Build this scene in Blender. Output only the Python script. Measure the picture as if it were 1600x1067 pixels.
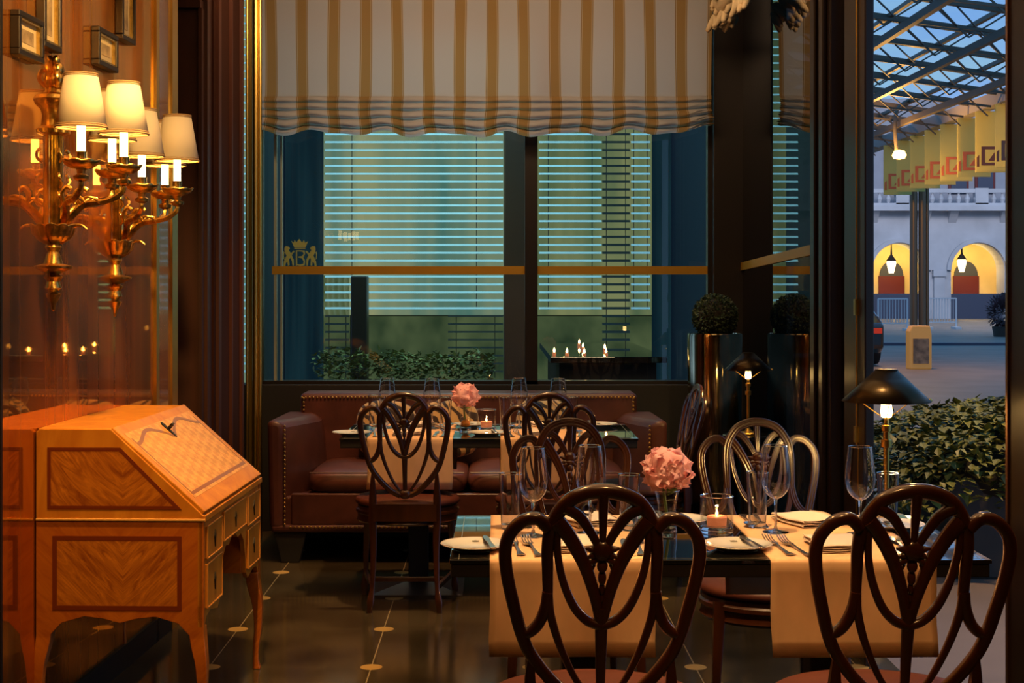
import bpy, math, random
from mathutils import Vector, Matrix, noise as mnoise
PI = math.pi
for o in list(bpy.data.objects): bpy.data.objects.remove(o)
SC = bpy.context.scene
COL = SC.collection

# ------------------------------------------------------------------ camera
F, CX, HY, EYE = 2275.0, 776.0, 451.0, 1.4
cam = bpy.data.cameras.new('camera'); camo = bpy.data.objects.new('camera', cam)
COL.objects.link(camo); SC.camera = camo
camo.location = (0, 0, EYE); camo.rotation_euler = (PI/2, 0, 0)
cam.sensor_width = 36; cam.lens = 36*F/1600
cam.shift_x = (800-CX)/1600; cam.shift_y = -(533.5-HY)/1600
cam.clip_start = .05; cam.clip_end = 600

# ------------------------------------------------------------------ colour management, sampling
SC.view_settings.view_transform = 'Standard'; SC.view_settings.look = 'None'
SC.view_settings.gamma = 1; SC.view_settings.use_curve_mapping = False
SC.view_settings.exposure = 0.0
cy = SC.cycles
cy.use_denoising = True
cy.max_bounces = 12; cy.transparent_max_bounces = 32; cy.transmission_bounces = 12; cy.glossy_bounces = 6; cy.diffuse_bounces = 4
cy.caustics_reflective = False; cy.caustics_refractive = False; cy.sample_clamp_indirect = 6; cy.sample_clamp_direct = 0

# ------------------------------------------------------------------ world: blue dusk sky
W = bpy.data.worlds.new('dusk'); SC.world = W; W.use_nodes = True
nt = W.node_tree; nt.nodes.clear()
wo = nt.nodes.new('ShaderNodeOutputWorld'); bg = nt.nodes.new('ShaderNodeBackground')
tc = nt.nodes.new('ShaderNodeTexCoord'); sp = nt.nodes.new('ShaderNodeSeparateXYZ')
rp = nt.nodes.new('ShaderNodeValToRGB'); nz = nt.nodes.new('ShaderNodeTexNoise'); mx = nt.nodes.new('ShaderNodeMixRGB')
nt.links.new(tc.outputs['Generated'], sp.inputs[0]); nt.links.new(sp.outputs['Z'], rp.inputs[0])
rp.color_ramp.elements[0].color = (.20, .30, .52, 1); rp.color_ramp.elements[0].position = 0
rp.color_ramp.elements[1].color = (.05, .19, .42, 1); rp.color_ramp.elements[1].position = .3
nz.inputs['Scale'].default_value = 9; nz.inputs['Detail'].default_value = 5
mp = nt.nodes.new('ShaderNodeMapping'); mp.inputs['Scale'].default_value = (1, 1, 4)
nt.links.new(tc.outputs['Generated'], mp.inputs[0]); nt.links.new(mp.outputs[0], nz.inputs['Vector'])
cr = nt.nodes.new('ShaderNodeValToRGB'); cr.color_ramp.elements[0].position = .5; cr.color_ramp.elements[1].position = .72
nt.links.new(nz.outputs['Fac'], cr.inputs[0]); nt.links.new(cr.outputs[0], mx.inputs[0])
nt.links.new(rp.outputs[0], mx.inputs[1]); mx.inputs[2].default_value = (.16, .30, .42, 1)
nt.links.new(mx.outputs[0], bg.inputs[0]); nt.links.new(bg.outputs[0], wo.inputs[0])
bg.inputs[1].default_value = 1.7

# ------------------------------------------------------------------ lights of the room, and added fills inside and out
WARM = (1.0, .56, .22)
def light(name, kind, loc, energy, color=WARM, size=.1, rot=None, target=None, spot=None, sizey=None, blend=.6):
    l = bpy.data.lights.new(name, kind); l.energy = energy; l.color = color
    if kind == 'AREA':
        l.size = size
        if sizey: l.shape = 'RECTANGLE'; l.size_y = sizey
    else: l.shadow_soft_size = size
    if kind == 'SPOT': l.spot_size = math.radians(spot or 50); l.spot_blend = blend
    o = bpy.data.objects.new(name, l); COL.objects.link(o); o.location = loc
    if target is not None:
        o.rotation_euler = (Vector(target)-Vector(loc)).to_track_quat('-Z', 'Y').to_euler()
    elif rot: o.rotation_euler = rot
    return o
light('downlight_bureau', 'SPOT', (-.75, 4.0, 3.15), 330, (1, .50, .14), .05, target=(-1.1, 4.95, .8), spot=34)
light('downlight_bureau_end', 'SPOT', (-.95, 2.4, 3.1), 95, (1, .46, .10), .06, target=(-1.02, 4.5, .55), spot=24)
light('downlight_table', 'SPOT', (.45, 3.5, 3.2), 260, (1, .62, .28), .05, target=(.5, 3.95, .7), spot=44)
light('downlight_runner', 'SPOT', (.5, 1.4, 2.9), 60, (1, .5, .16), .08, target=(.55, 3.6, .62), spot=30)
light('downlight_far_table', 'SPOT', (-.1, 5.9, 3.2), 230, (1, .56, .22), .05, target=(-.1, 6.7, .6), spot=46)
light('downlight_sofa', 'SPOT', (-.75, 6.9, 3.2), 130, (1, .45, .16), .05, target=(-.8, 7.9, .5), spot=44)
light('downlight_sofa_right', 'SPOT', (.6, 7.0, 3.2), 60, (1, .6, .22), .05, target=(.6, 7.95, .6), spot=36)
light('chair_fill_left', 'SPOT', (-.55, 3.3, 3.2), 90, (1, .50, .15), .09, target=(.1, 3.0, .9), spot=40)  # added spot, puts highlights on the foreground chair backs
light('chair_fill_right', 'SPOT', (1.2, 3.3, 3.2), 70, (1, .55, .2), .09, target=(.8, 2.95, .9), spot=40)  # added spot for highlights on the right foreground chair
light('ceiling_fill', 'AREA', (.1, 3.8, 2.95), 14, (1, .58, .24), 2.0, rot=(PI, 0, 0), sizey=4)  # added upward fill, warms the ceiling that glass and cutlery reflect
light('ceiling_wash', 'AREA', (0, 4.0, 3.25), 30, (1, .58, .26), 2.2, rot=(0, 0, 0), sizey=5)
light('sconce_wall_fill', 'SPOT', (-.55, 2.9, 2.95), 330, (1, .55, .17), .08, target=(-1.32, 4.75, 2.02), spot=30, blend=.9)  # added spot from the camera side, brightens sconce shades and wall
light('pot_fill', 'SPOT', (.9, 7.2, 3.2), 30, (1, .6, .22), .06, target=(1.2, 8, 1.0), spot=36)  # added spot to lift the pot and box ball out of the dark
light('blind_fill', 'AREA', (-.1, 6.9, 3.2), 26, (1, .66, .38), 2.2, target=(-.1, 8.3, 2.6), sizey=.3)  # added warm fill aimed at the roman blind
light('street_glow', 'AREA', (6.9, 25.2, 4.0), 60, (1, .5, .12), .5, rot=(0, 0, 0))
light('pavement_fill', 'SPOT', (3.2, 6.2, 3.4), 420, (1, .58, .26), .1, target=(2.4, 6.9, 0), spot=70)  # added unseen spot, warms the paving and the ivy
light('slat_fill', 'AREA', (-.2, 9.6, 4.2), 75, (.38, .9, .95), .6, target=(-.2, 12, 1.6), sizey=2.6)  # added teal light to colour the slats, no lamp known there
light('hedge_fill', 'AREA', (-.6, 9.3, 2.6), 9, (.75, .9, .35), .5, target=(-.6, 11, .8), sizey=2.0)  # added greenish fill for the hedge behind the window

light('arcade_front_fill', 'AREA', (20, 50, 14), 2300, (.95, .92, 1), 6, target=(22, 70, 4), sizey=6)  # added unseen fill, brightens the arcade front
# ------------------------------------------------------------------ materials
def new_mat(name):
    m = bpy.data.materials.new(name); m.use_nodes = True; n = m.node_tree.nodes
    return m, m.node_tree, n['Principled BSDF'], n['Material Output']
def setp(b, color=None, rough=None, metal=None, coat=None, coat_r=.05, spec=None, emis=None, es=0, sheen=None, trans=None, ior=None, sss=None):
    if color is not None: b.inputs['Base Color'].default_value = (*color, 1)
    if rough is not None: b.inputs['Roughness'].default_value = rough
    if metal is not None: b.inputs['Metallic'].default_value = metal
    if coat is not None: b.inputs['Coat Weight'].default_value = coat; b.inputs['Coat Roughness'].default_value = coat_r
    if spec is not None: b.inputs['Specular IOR Level'].default_value = spec
    if emis is not None: b.inputs['Emission Color'].default_value = (*emis, 1); b.inputs['Emission Strength'].default_value = es
    if sheen is not None: b.inputs['Sheen Weight'].default_value = sheen
    if trans is not None: b.inputs['Transmission Weight'].default_value = trans
    if ior is not None: b.inputs['IOR'].default_value = ior
def M(name, color, rough=.5, metal=0, noise=0, nscale=20, bump=0, stretch=(1, 1, 1), **k):
    m, t, b, out = new_mat(name); setp(b, color, rough, metal, **k)
    if noise or bump:
        tcn = t.nodes.new('ShaderNodeTexCoord'); mpn = t.nodes.new('ShaderNodeMapping'); mpn.inputs['Scale'].default_value = stretch
        nn = t.nodes.new('ShaderNodeTexNoise'); nn.inputs['Scale'].default_value = nscale; nn.inputs['Detail'].default_value = 4
        t.links.new(tcn.outputs['Object'], mpn.inputs[0]); t.links.new(mpn.outputs[0], nn.inputs['Vector'])
        if noise:
            r = t.nodes.new('ShaderNodeValToRGB')
            r.color_ramp.elements[0].position = .3; r.color_ramp.elements[1].position = .7
            r.color_ramp.elements[0].color = (*[c*(1-noise) for c in color], 1); r.color_ramp.elements[1].color = (*[min(1, c*(1+noise)) for c in color], 1)
            t.links.new(nn.outputs['Fac'], r.inputs[0]); t.links.new(r.outputs[0], b.inputs['Base Color'])
        if bump:
            bn = t.nodes.new('ShaderNodeBump'); bn.inputs['Strength'].default_value = bump; bn.inputs['Distance'].default_value = .01
            t.links.new(nn.outputs['Fac'], bn.inputs['Height']); t.links.new(bn.outputs[0], b.inputs['Normal'])
    return m
def emit(name, color, strength, noise=None):
    m, t, b, out = new_mat(name); t.nodes.remove(b)
    e = t.nodes.new('ShaderNodeEmission'); e.inputs[0].default_value = (*color, 1); e.inputs[1].default_value = strength
    t.links.new(e.outputs[0], out.inputs[0])
    if noise:
        col2, sc, st = noise
        tcn = t.nodes.new('ShaderNodeTexCoord'); mpn = t.nodes.new('ShaderNodeMapping'); mpn.inputs['Scale'].default_value = st
        nn = t.nodes.new('ShaderNodeTexNoise'); nn.inputs['Scale'].default_value = sc; nn.inputs['Detail'].default_value = 3
        r = t.nodes.new('ShaderNodeValToRGB'); r.color_ramp.elements[0].position = .35; r.color_ramp.elements[1].position = .65
        r.color_ramp.elements[0].color = (*color, 1); r.color_ramp.elements[1].color = (*col2, 1)
        t.links.new(tcn.outputs['Object'], mpn.inputs[0]); t.links.new(mpn.outputs[0], nn.inputs['Vector'])
        t.links.new(nn.outputs['Fac'], r.inputs[0]); t.links.new(r.outputs[0], e.inputs[0])
    return m
def wood(name, c1, c2, scale=6, stretch=(1, 1, .12), rough=.3, coat=.6, dist=3, coat_r=.06, vcut=None, ior=None):
    """streaky veneer; vcut = ('X', centre) mirrors the figure about a line"""
    m, t, b, out = new_mat(name); setp(b, c1, rough, 0, coat=coat, coat_r=coat_r)
    if ior: b.inputs['Coat IOR'].default_value = ior
    tcn = t.nodes.new('ShaderNodeTexCoord'); src = tcn.outputs['Object']
    if vcut:
        s = t.nodes.new('ShaderNodeSeparateXYZ'); t.links.new(src, s.inputs[0])
        a = t.nodes.new('ShaderNodeMath'); a.operation = 'SUBTRACT'; t.links.new(s.outputs[vcut[0]], a.inputs[0]); a.inputs[1].default_value = vcut[1]
        ab = t.nodes.new('ShaderNodeMath'); ab.operation = 'ABSOLUTE'; t.links.new(a.outputs[0], ab.inputs[0])
        sub = t.nodes.new('ShaderNodeMath'); sub.operation = 'SUBTRACT'; t.links.new(s.outputs['Z'], sub.inputs[0]); t.links.new(ab.outputs[0], sub.inputs[1])
        add = t.nodes.new('ShaderNodeMath'); add.operation = 'ADD'; t.links.new(s.outputs['Z'], add.inputs[0]); t.links.new(ab.outputs[0], add.inputs[1])
        c = t.nodes.new('ShaderNodeCombineXYZ'); t.links.new(sub.outputs[0], c.inputs[0]); t.links.new(add.outputs[0], c.inputs[2]); src = c.outputs[0]
    mpn = t.nodes.new('ShaderNodeMapping'); mpn.inputs['Scale'].default_value = stretch; t.links.new(src, mpn.inputs[0])
    nn = t.nodes.new('ShaderNodeTexNoise'); nn.inputs['Scale'].default_value = scale; nn.inputs['Detail'].default_value = 6; nn.inputs['Distortion'].default_value = dist
    nn.inputs['Roughness'].default_value = .62
    t.links.new(mpn.outputs[0], nn.inputs['Vector'])
    r = t.nodes.new('ShaderNodeValToRGB'); r.color_ramp.elements[0].position = .32; r.color_ramp.elements[1].position = .68
    r.color_ramp.elements[0].color = (*c2, 1); r.color_ramp.elements[1].color = (*c1, 1)
    t.links.new(nn.outputs['Fac'], r.inputs[0]); t.links.new(r.outputs[0], b.inputs['Base Color'])
    return m
def pane_glass(name, tint=(1, 1, 1), gain=1.0, ior=1.5, rough=0.0):
    m, t, b, out = new_mat(name); t.nodes.remove(b)
    tr = t.nodes.new('ShaderNodeBsdfTransparent'); tr.inputs[0].default_value = (*tint, 1)
    gl = t.nodes.new('ShaderNodeBsdfGlossy'); gl.inputs['Roughness'].default_value = rough
    fr = t.nodes.new('ShaderNodeFresnel'); fr.inputs[0].default_value = ior
    ge = t.nodes.new('ShaderNodeNewGeometry'); inv = t.nodes.new('ShaderNodeMath'); inv.operation = 'SUBTRACT'; inv.inputs[0].default_value = 1
    t.links.new(ge.outputs['Backfacing'], inv.inputs[1])
    mu = t.nodes.new('ShaderNodeMath'); mu.operation = 'MULTIPLY'; t.links.new(fr.outputs[0], mu.inputs[0]); t.links.new(inv.outputs[0], mu.inputs[1])
    m2 = t.nodes.new('ShaderNodeMath'); m2.operation = 'MULTIPLY'; m2.use_clamp = True; t.links.new(mu.outputs[0], m2.inputs[0]); m2.inputs[1].default_value = gain
    mxs = t.nodes.new('ShaderNodeMixShader'); t.links.new(m2.outputs[0], mxs.inputs[0]); t.links.new(tr.outputs[0], mxs.inputs[1]); t.links.new(gl.outputs[0], mxs.inputs[2])
    t.links.new(mxs.outputs[0], out.inputs[0]); return m
def thin_glass(name, tint=(1, 1, 1), gain=1.6, ior=1.5):
    """blown glass wall, both faces reflect by facing angle"""
    m, t, b, out = new_mat(name); t.nodes.remove(b)
    tr = t.nodes.new('ShaderNodeBsdfTransparent'); tr.inputs[0].default_value = (*tint, 1)
    gl = t.nodes.new('ShaderNodeBsdfGlossy'); gl.inputs['Roughness'].default_value = .015
    lw = t.nodes.new('ShaderNodeLayerWeight'); lw.inputs['Blend'].default_value = .5
    pw = t.nodes.new('ShaderNodeMath'); pw.operation = 'POWER'; t.links.new(lw.outputs['Facing'], pw.inputs[0]); pw.inputs[1].default_value = 3.5
    ml = t.nodes.new('ShaderNodeMath'); ml.operation = 'MULTIPLY_ADD'; t.links.new(pw.outputs[0], ml.inputs[0]); ml.inputs[1].default_value = .75*gain; ml.inputs[2].default_value = .05*gain; ml.use_clamp = True
    mxs = t.nodes.new('ShaderNodeMixShader'); t.links.new(ml.outputs[0], mxs.inputs[0]); t.links.new(tr.outputs[0], mxs.inputs[1]); t.links.new(gl.outputs[0], mxs.inputs[2])
    t.links.new(mxs.outputs[0], out.inputs[0]); return m
def fabric_trans(name, color, tr_color, fac=.4, stripes=None, bump=0):
    m, t, b, out = new_mat(name); setp(b, color, .85, 0, spec=.2)
    tl = t.nodes.new('ShaderNodeBsdfTranslucent'); tl.inputs[0].default_value = (*tr_color, 1)
    mxs = t.nodes.new('ShaderNodeMixShader'); mxs.inputs[0].default_value = fac
    t.links.new(b.outputs[0], mxs.inputs[1]); t.links.new(tl.outputs[0], mxs.inputs[2]); t.links.new(mxs.outputs[0], out.inputs[0])
    if stripes:
        x0, pitch, width, col, edge = stripes
        tcn = t.nodes.new('ShaderNodeTexCoord'); s = t.nodes.new('ShaderNodeSeparateXYZ')
        t.links.new(tcn.outputs['UV'], s.inputs[0])
        a = t.nodes.new('ShaderNodeMath'); a.operation = 'SUBTRACT'; t.links.new(s.outputs['X'], a.inputs[0]); a.inputs[1].default_value = x0-pitch/2
        p = t.nodes.new('ShaderNodeMath'); p.operation = 'PINGPONG'; t.links.new(a.outputs[0], p.inputs[0]); p.inputs[1].default_value = pitch/2
        r = t.nodes.new('ShaderNodeValToRGB'); r.color_ramp.interpolation = 'LINEAR'
        dv = t.nodes.new('ShaderNodeMath'); dv.operation = 'DIVIDE'; t.links.new(p.outputs[0], dv.inputs[0]); dv.inputs[1].default_value = pitch/2
        t.links.new(dv.outputs[0], r.inputs[0])
        e = r.color_ramp.elements; w = 1-width/pitch
        e[0].position = 0; e[0].color = (*color, 1); e[1].position = 1; e[1].color = (*col, 1)
        for ps, c in ((w-.05, color), (w-.04, edge), (w-.005, edge), (w, [v*.6 for v in col]), (w+.03, [v*.6 for v in col]), (w+.04, edge), (w+.07, edge), (w+.08, col)):
            q = e.new(max(.001, min(.999, ps))); q.color = (*c, 1)
        t.links.new(r.outputs[0], b.inputs['Base Color']); t.links.new(r.outputs[0], tl.inputs[0])
    return m

MT = {}
MT['mahog'] = wood('mahogany', (.080, .019, .003), (.032, .007, .001), 7, (1, 1, .25), .30, 1.0, 1.5, .11)
MT['gold'] = M('gilt_bronze', (.85, .56, .16), .24, 1, noise=.3, nscale=40)
MT['gold_dark'] = M('aged_gilt_bronze', (.66, .40, .10), .28, 1, noise=.4, nscale=60, bump=.15)
MT['brass'] = M('polished_brass', (.80, .52, .12), .30, 1)
MT['brass_band'] = M('brass_band', (.62, .33, .035), .4, .6)
MT['black_metal'] = M('black_bronze_frame', (.018, .013, .010), .38, .3)
MT['brown_metal'] = M('brown_bronze_frame', (.026, .013, .006), .35, .4)
MT['black'] = M('matte_black', (.01, .009, .008), .6)
MT['leather'] = M('burgundy_leather', (.10, .030, .019), .42, 0, noise=.25, nscale=9, bump=.08, coat=.15, coat_r=.3)
MT['leather_brown'] = M('dark_leather', (.07, .020, .013), .38, 0, noise=.25, nscale=9, coat=.2, coat_r=.3)
MT['seat_red'] = M('red_seat_leather', (.10, .022, .011), .5, 0, noise=.15, nscale=12)
MT['linen'] = M('peach_linen', (.80, .48, .25), .85, 0, noise=.08, nscale=14, bump=.12, stretch=(1, 1, .5))
MT['napkin'] = M('cream_napkin', (.80, .66, .54), .85, 0, bump=.1, nscale=30)
MT['china'] = M('white_china', (.82, .79, .70), .12, 0, coat=.6)
MT['steel'] = M('silver_cutlery', (.85, .80, .74), .22, 1)
MT['tabletop'] = M('black_glass_tabletop', (.006, .007, .007), .04, 0, spec=.9, coat=1, coat_r=.015, noise=0)
MT['pane'] = pane_glass('window_glass', (.93, .97, .95), 1.0)
MT['pane_side'] = pane_glass('side_window_glass', (.20, .21, .20), 1.6)
MT['wineglass'] = thin_glass('wine_glass_bowl', (.97, .97, .95), .9)
MT['solid_glass'] = new_mat('solid_glass')[0]
setp(MT['solid_glass'].node_tree.nodes['Principled BSDF'], (1, 1, 1), .0, 0, trans=1, ior=1.45)
MT['petal'] = fabric_trans('pink_petal', (1, .60, .60), (1, .62, .62), .35)
MT['stem'] = M('green_stem', (.12, .2, .04), .6)
MT['leaf'] = M('ivy_leaf', (.14, .14, .022), .5, 0, noise=.6, nscale=5)
MT['leaf_dark'] = M('box_leaf', (.02, .04, .010), .6, 0, noise=.5, nscale=15)
MT['soil'] = M('soil', (.02, .015, .01), .9)
MT['chrome'] = M('chrome_pot', (.52, .44, .27), .10, 1, noise=.3, nscale=6)
MT['planter'] = M('dark_planter', (.03, .025, .02), .6)
MT['shade'] = fabric_trans('cream_lamp_shade', (.74, .66, .50), (.9, .60, .24), .07)
MT['shade_trim'] = M('shade_piping', (.36, .22, .09), .7)
MT['lampshade_metal'] = M('bronze_lamp_shade', (.05, .035, .018), .3, .9)
MT['bulb'] = emit('glowing_bulb', (1, .62, .20), 35)
MT['candle_tube'] = emit('glowing_candle_tube', (1, .66, .24), 7)
MT['flame'] = emit('flame', (1, .55, .18), 40)
MT['wax'] = M('tealight_wax', (.55, .2, .12), .4, emis=(1, .25, .08), es=.35)
MT['steel_beam'] = M('grey_painted_steel', (.12, .10, .075), .5, .2)
MT['stone'] = M('pale_stone', (.50, .50, .53), .8, 0, noise=.14, nscale=.8)
MT['stone_dark'] = M('grey_stone', (.34, .34, .38), .8, 0, noise=.1, nscale=1)  # darker grey stone of the upper wall
MT['plaster_warm'] = M('arcade_plaster', (.80, .62, .30), .8, 0, noise=.15, nscale=.6)
MT['red_door'] = M('red_panel', (.13, .012, .012), .5)
MT['dark_panel'] = M('dark_blue_panel', (.05, .06, .10), .6)
MT['banner'] = fabric_trans('lime_glass_banner', (.80, .74, .34), (.85, .78, .36), .65)
MT['logo'] = M('rust_logo', (.45, .12, .06), .6)
MT['asphalt'] = M('plaza_paving', (.19, .150, .125), .62, 0, noise=.16, nscale=1.2)
MT['slat'] = M('pale_slat', (.75, .85, .85), .5)
MT['slat_shaded_cord'] = M('shaded_slat_cord', (.015, .018, .016), .5)  # same slats as the pale ones, shade put into the colour; also cords
MT['tyre'] = M('tyre', (.01, .01, .01), .8)
MT['car'] = M('black_car_paint', (.01, .01, .014), .12, 0, coat=1)
MT['white_paint'] = M('white_painted_metal', (.6, .6, .62), .5)
MT['orange'] = M('orange_peel', (.9, .35, .03), .5, bump=.1, nscale=60)

# ------------------------------------------------------------------ mesh helpers
def lerp(a, b, t): return a+(b-a)*t
def catmull(pts, n=6, closed=False):
    P_ = [Vector(p) for p in pts]; out = []
    N = len(P_); segs = N if closed else N-1
    for i in range(segs):
        if closed: p0, p1, p2, p3 = P_[(i-1) % N], P_[i], P_[(i+1) % N], P_[(i+2) % N]
        else: p0, p1, p2, p3 = P_[max(i-1, 0)], P_[i], P_[i+1], P_[min(i+2, N-1)]
        for k in range(n):
            t = k/n
            out.append(.5*((2*p1)+(-p0+p2)*t+(2*p0-5*p1+4*p2-p3)*t*t+(-p0+3*p1-3*p2+p3)*t**3))
    if not closed: out.append(P_[-1])
    return out
class MB:
    def __init__(s): s.v = []; s.f = []; s.uv = None
    def box(s, x0, x1, y0, y1, z0, z1):
        b = len(s.v)
        s.v += [(x0, y0, z0), (x1, y0, z0), (x1, y1, z0), (x0, y1, z0), (x0, y0, z1), (x1, y0, z1), (x1, y1, z1), (x0, y1, z1)]
        s.f += [[b+i for i in q] for q in ((0, 3, 2, 1), (4, 5, 6, 7), (0, 1, 5, 4), (1, 2, 6, 5), (2, 3, 7, 6), (3, 0, 4, 7))]
        return s
    def prism(s, poly, a0, a1, axis='Y'):
        """poly in the two remaining axes order (X,Z) for Y, (Y,Z) for X, (X,Y) for Z"""
        b = len(s.v); n = len(poly)
        for a in (a0, a1):
            for (u, w) in poly:
                s.v.append({'Y': (u, a, w), 'X': (a, u, w), 'Z': (u, w, a)}[axis])
        s.f.append(list(range(b, b+n))); s.f.append(list(range(b+2*n-1, b+n-1, -1)))
        for i in range(n):
            j = (i+1) % n; s.f.append([b+i, b+n+i, b+n+j, b+j])
        return s
    def lathe(s, prof, n=32, c=(0, 0, 0), a0=0, a1=2*PI, caps=True, sx=1, sy=1):
        b = len(s.v); full = abs(a1-a0-2*PI) < 1e-6; m = n if full else n+1
        for (r, z) in prof:
            for k in range(m):
                a = a0+(a1-a0)*k/n
                s.v.append((c[0]+r*math.cos(a)*sx, c[1]+r*math.sin(a)*sy, c[2]+z))
        for i in range(len(prof)-1):
            for k in range(n if not full else m):
                k2 = (k+1) % m
                if not full and k == m-1: continue
                s.f.append([b+i*m+k, b+i*m+k2, b+(i+1)*m+k2, b+(i+1)*m+k])
        if caps:
            if prof[0][0] > 1e-6: s.f.append([b+k for k in range(m)][::-1])
            if prof[-1][0] > 1e-6: s.f.append([b+(len(prof)-1)*m+k for k in range(m)])
        return s
    def sweep(s, pts, prof=.01, n=10, rad=None, up=(0, 1, 0), closed=False, caps=True):
        """prof: number (round) or list of (across, along-up)"""
        P_ = [Vector(p) for p in pts]; N = len(P_); up = Vector(up)
        if not isinstance(prof, (list, tuple)):
            r0 = prof; prof = [(r0*math.cos(2*PI*k/n), r0*math.sin(2*PI*k/n)) for k in range(n)]
        m = len(prof); b = len(s.v)
        for i, p in enumerate(P_):
            if closed: t = P_[(i+1) % N]-P_[i-1]
            else: t = P_[min(i+1, N-1)]-P_[max(i-1, 0)]
            if t.length < 1e-9: t = Vector((0, 0, 1))
            t.normalize(); side = t.cross(up)
            if side.length < 1e-4: side = t.cross(Vector((1, 0, 0)))
            side.normalize(); w = side.cross(t).normalized()
            k = rad[i] if rad else 1
            for (a, c) in prof: s.v.append(tuple(p+side*a*k+w*c*k))
        for i in range(N if closed else N-1):
            j = (i+1) % N
            for k in range(m):
                k2 = (k+1) % m
                s.f.append([b+i*m+k, b+i*m+k2, b+j*m+k2, b+j*m+k])
        if caps and not closed:
            s.f.append([b+k for k in range(m)][::-1]); s.f.append([b+(N-1)*m+k for k in range(m)])
        return s
    def grid(s, fn, nu, nv, thick=None):
        b = len(s.v)
        for i in range(nu+1):
            for j in range(nv+1): s.v.append(tuple(fn(i/nu, j/nv)))
        for i in range(nu):
            for j in range(nv):
                a = b+i*(nv+1)+j; s.f.append([a, a+1, a+nv+2, a+nv+1])
        return s
    def superell(s, c, r, p=3.0, nu=24, nv=14, rot=None, q=None):
        """rounded pillow-like solid"""
        b = len(s.v); q = q or p
        def sg(v, e): return math.copysign(abs(v)**e, v)
        for i in range(nv+1):
            ph = -PI/2+PI*i/nv
            for k in range(nu):
                th = 2*PI*k/nu
                v = Vector((r[0]*sg(math.cos(ph), 2/q)*sg(math.cos(th), 2/p), r[1]*sg(math.cos(ph), 2/q)*sg(math.sin(th), 2/p), r[2]*sg(math.sin(ph), 2/q)))
                if rot: v = rot @ v
                s.v.append((c[0]+v.x, c[1]+v.y, c[2]+v.z))
        for i in range(nv):
            for k in range(nu):
                k2 = (k+1) % nu; s.f.append([b+i*nu+k, b+i*nu+k2, b+(i+1)*nu+k2, b+(i+1)*nu+k])
        return s
    def bar(s, a, b_, w, h=None):
        h = h or w; return s.sweep([a, b_], [(-w/2, -h/2), (w/2, -h/2), (w/2, h/2), (-w/2, h/2)], up=(0, 0, 1) if abs(Vector(b_)[2]-Vector(a)[2]) < .9*(Vector(b_)-Vector(a)).length else (0, 1, 0))
    def leaf(s, c, d, u, L, Wd):
        d = Vector(d).normalized(); u = Vector(u); sd = d.cross(u)
        if sd.length < 1e-3: sd = Vector((1, 0, 0))
        sd.normalize(); nrm = sd.cross(d); c = Vector(c); b = len(s.v)
        for (a, w, h) in ((0, 0, 0), (.35, .5, .08), (.3, 0, -.04), (.35, -.5, .08), (1, 0, -.1), (.65, .28, .02), (.65, -.28, .02)):
            s.v.append(tuple(c+d*L*a+sd*Wd*w+nrm*L*h))
        s.f += [[b, b+1, b+2], [b, b+2, b+3], [b+1, b+5, b+2], [b+3, b+2, b+6], [b+5, b+4, b+2], [b+2, b+4, b+6]]
        return s
    def build(s, name, mat, parent=None, smooth=True, bevel=0, seg=2, loc=None, rot=None, angle=35, solid=0):
        me = bpy.data.meshes.new(name); me.from_pydata(s.v, [], s.f); me.validate(); 
        if smooth:
            me.polygons.foreach_set('use_smooth', [True]*len(me.polygons)); 
            try: me.set_sharp_from_angle(angle=math.radians(angle))
            except Exception: pass
        me.materials.append(MT[mat] if isinstance(mat, str) else mat)
        if s.uv:
            uvl = me.uv_layers.new(name='UVMap')
            for l in me.loops: uvl.data[l.index].uv = s.uv[l.vertex_index]
        me.update()
        o = bpy.data.objects.new(name, me); COL.objects.link(o)
        if parent: o.parent = parent
        if loc: o.location = loc
        if rot: o.rotation_euler = rot
        if solid:
            d = o.modifiers.new('thickness', 'SOLIDIFY'); d.thickness = solid; d.offset = 0; d.use_rim = mat != 'solid_glass'
        if bevel:
            d = o.modifiers.new('bevel', 'BEVEL'); d.width = bevel; d.segments = seg; d.limit_method = 'ANGLE'; d.angle_limit = math.radians(40)
            d.harden_normals = False
        return o
def fixn(o):
    import bmesh
    bm = bmesh.new(); bm.from_mesh(o.data); bmesh.ops.recalc_face_normals(bm, faces=bm.faces); bm.to_mesh(o.data); bm.free(); return o
def empty(name, loc=(0, 0, 0), rz=0, sc=1):
    o = bpy.data.objects.new(name, None); COL.objects.link(o); o.location = loc; o.rotation_euler = (0, 0, rz); o.scale = (sc,)*3
    o.empty_display_size = .05; return o
def tag(o, label, cat, group=None, kind=None):
    o['label'] = label; o['category'] = cat
    if group: o['group'] = group
    if kind: o['kind'] = kind
    return o
def struct(o): o['kind'] = 'structure'; return o
def copy_tree(o, parent=None):
    c = o.copy(); COL.objects.link(c); c.parent = parent
    for ch in list(o.children): copy_tree(ch, c)
    return c
def P(px, py, Y): return Vector(((px-CX)*Y/F, Y, EYE-(py-HY)*Y/F))
def Xp(px, Y): return (px-CX)*Y/F
def Zp(py, Y): return EYE-(py-HY)*Y/F

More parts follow.
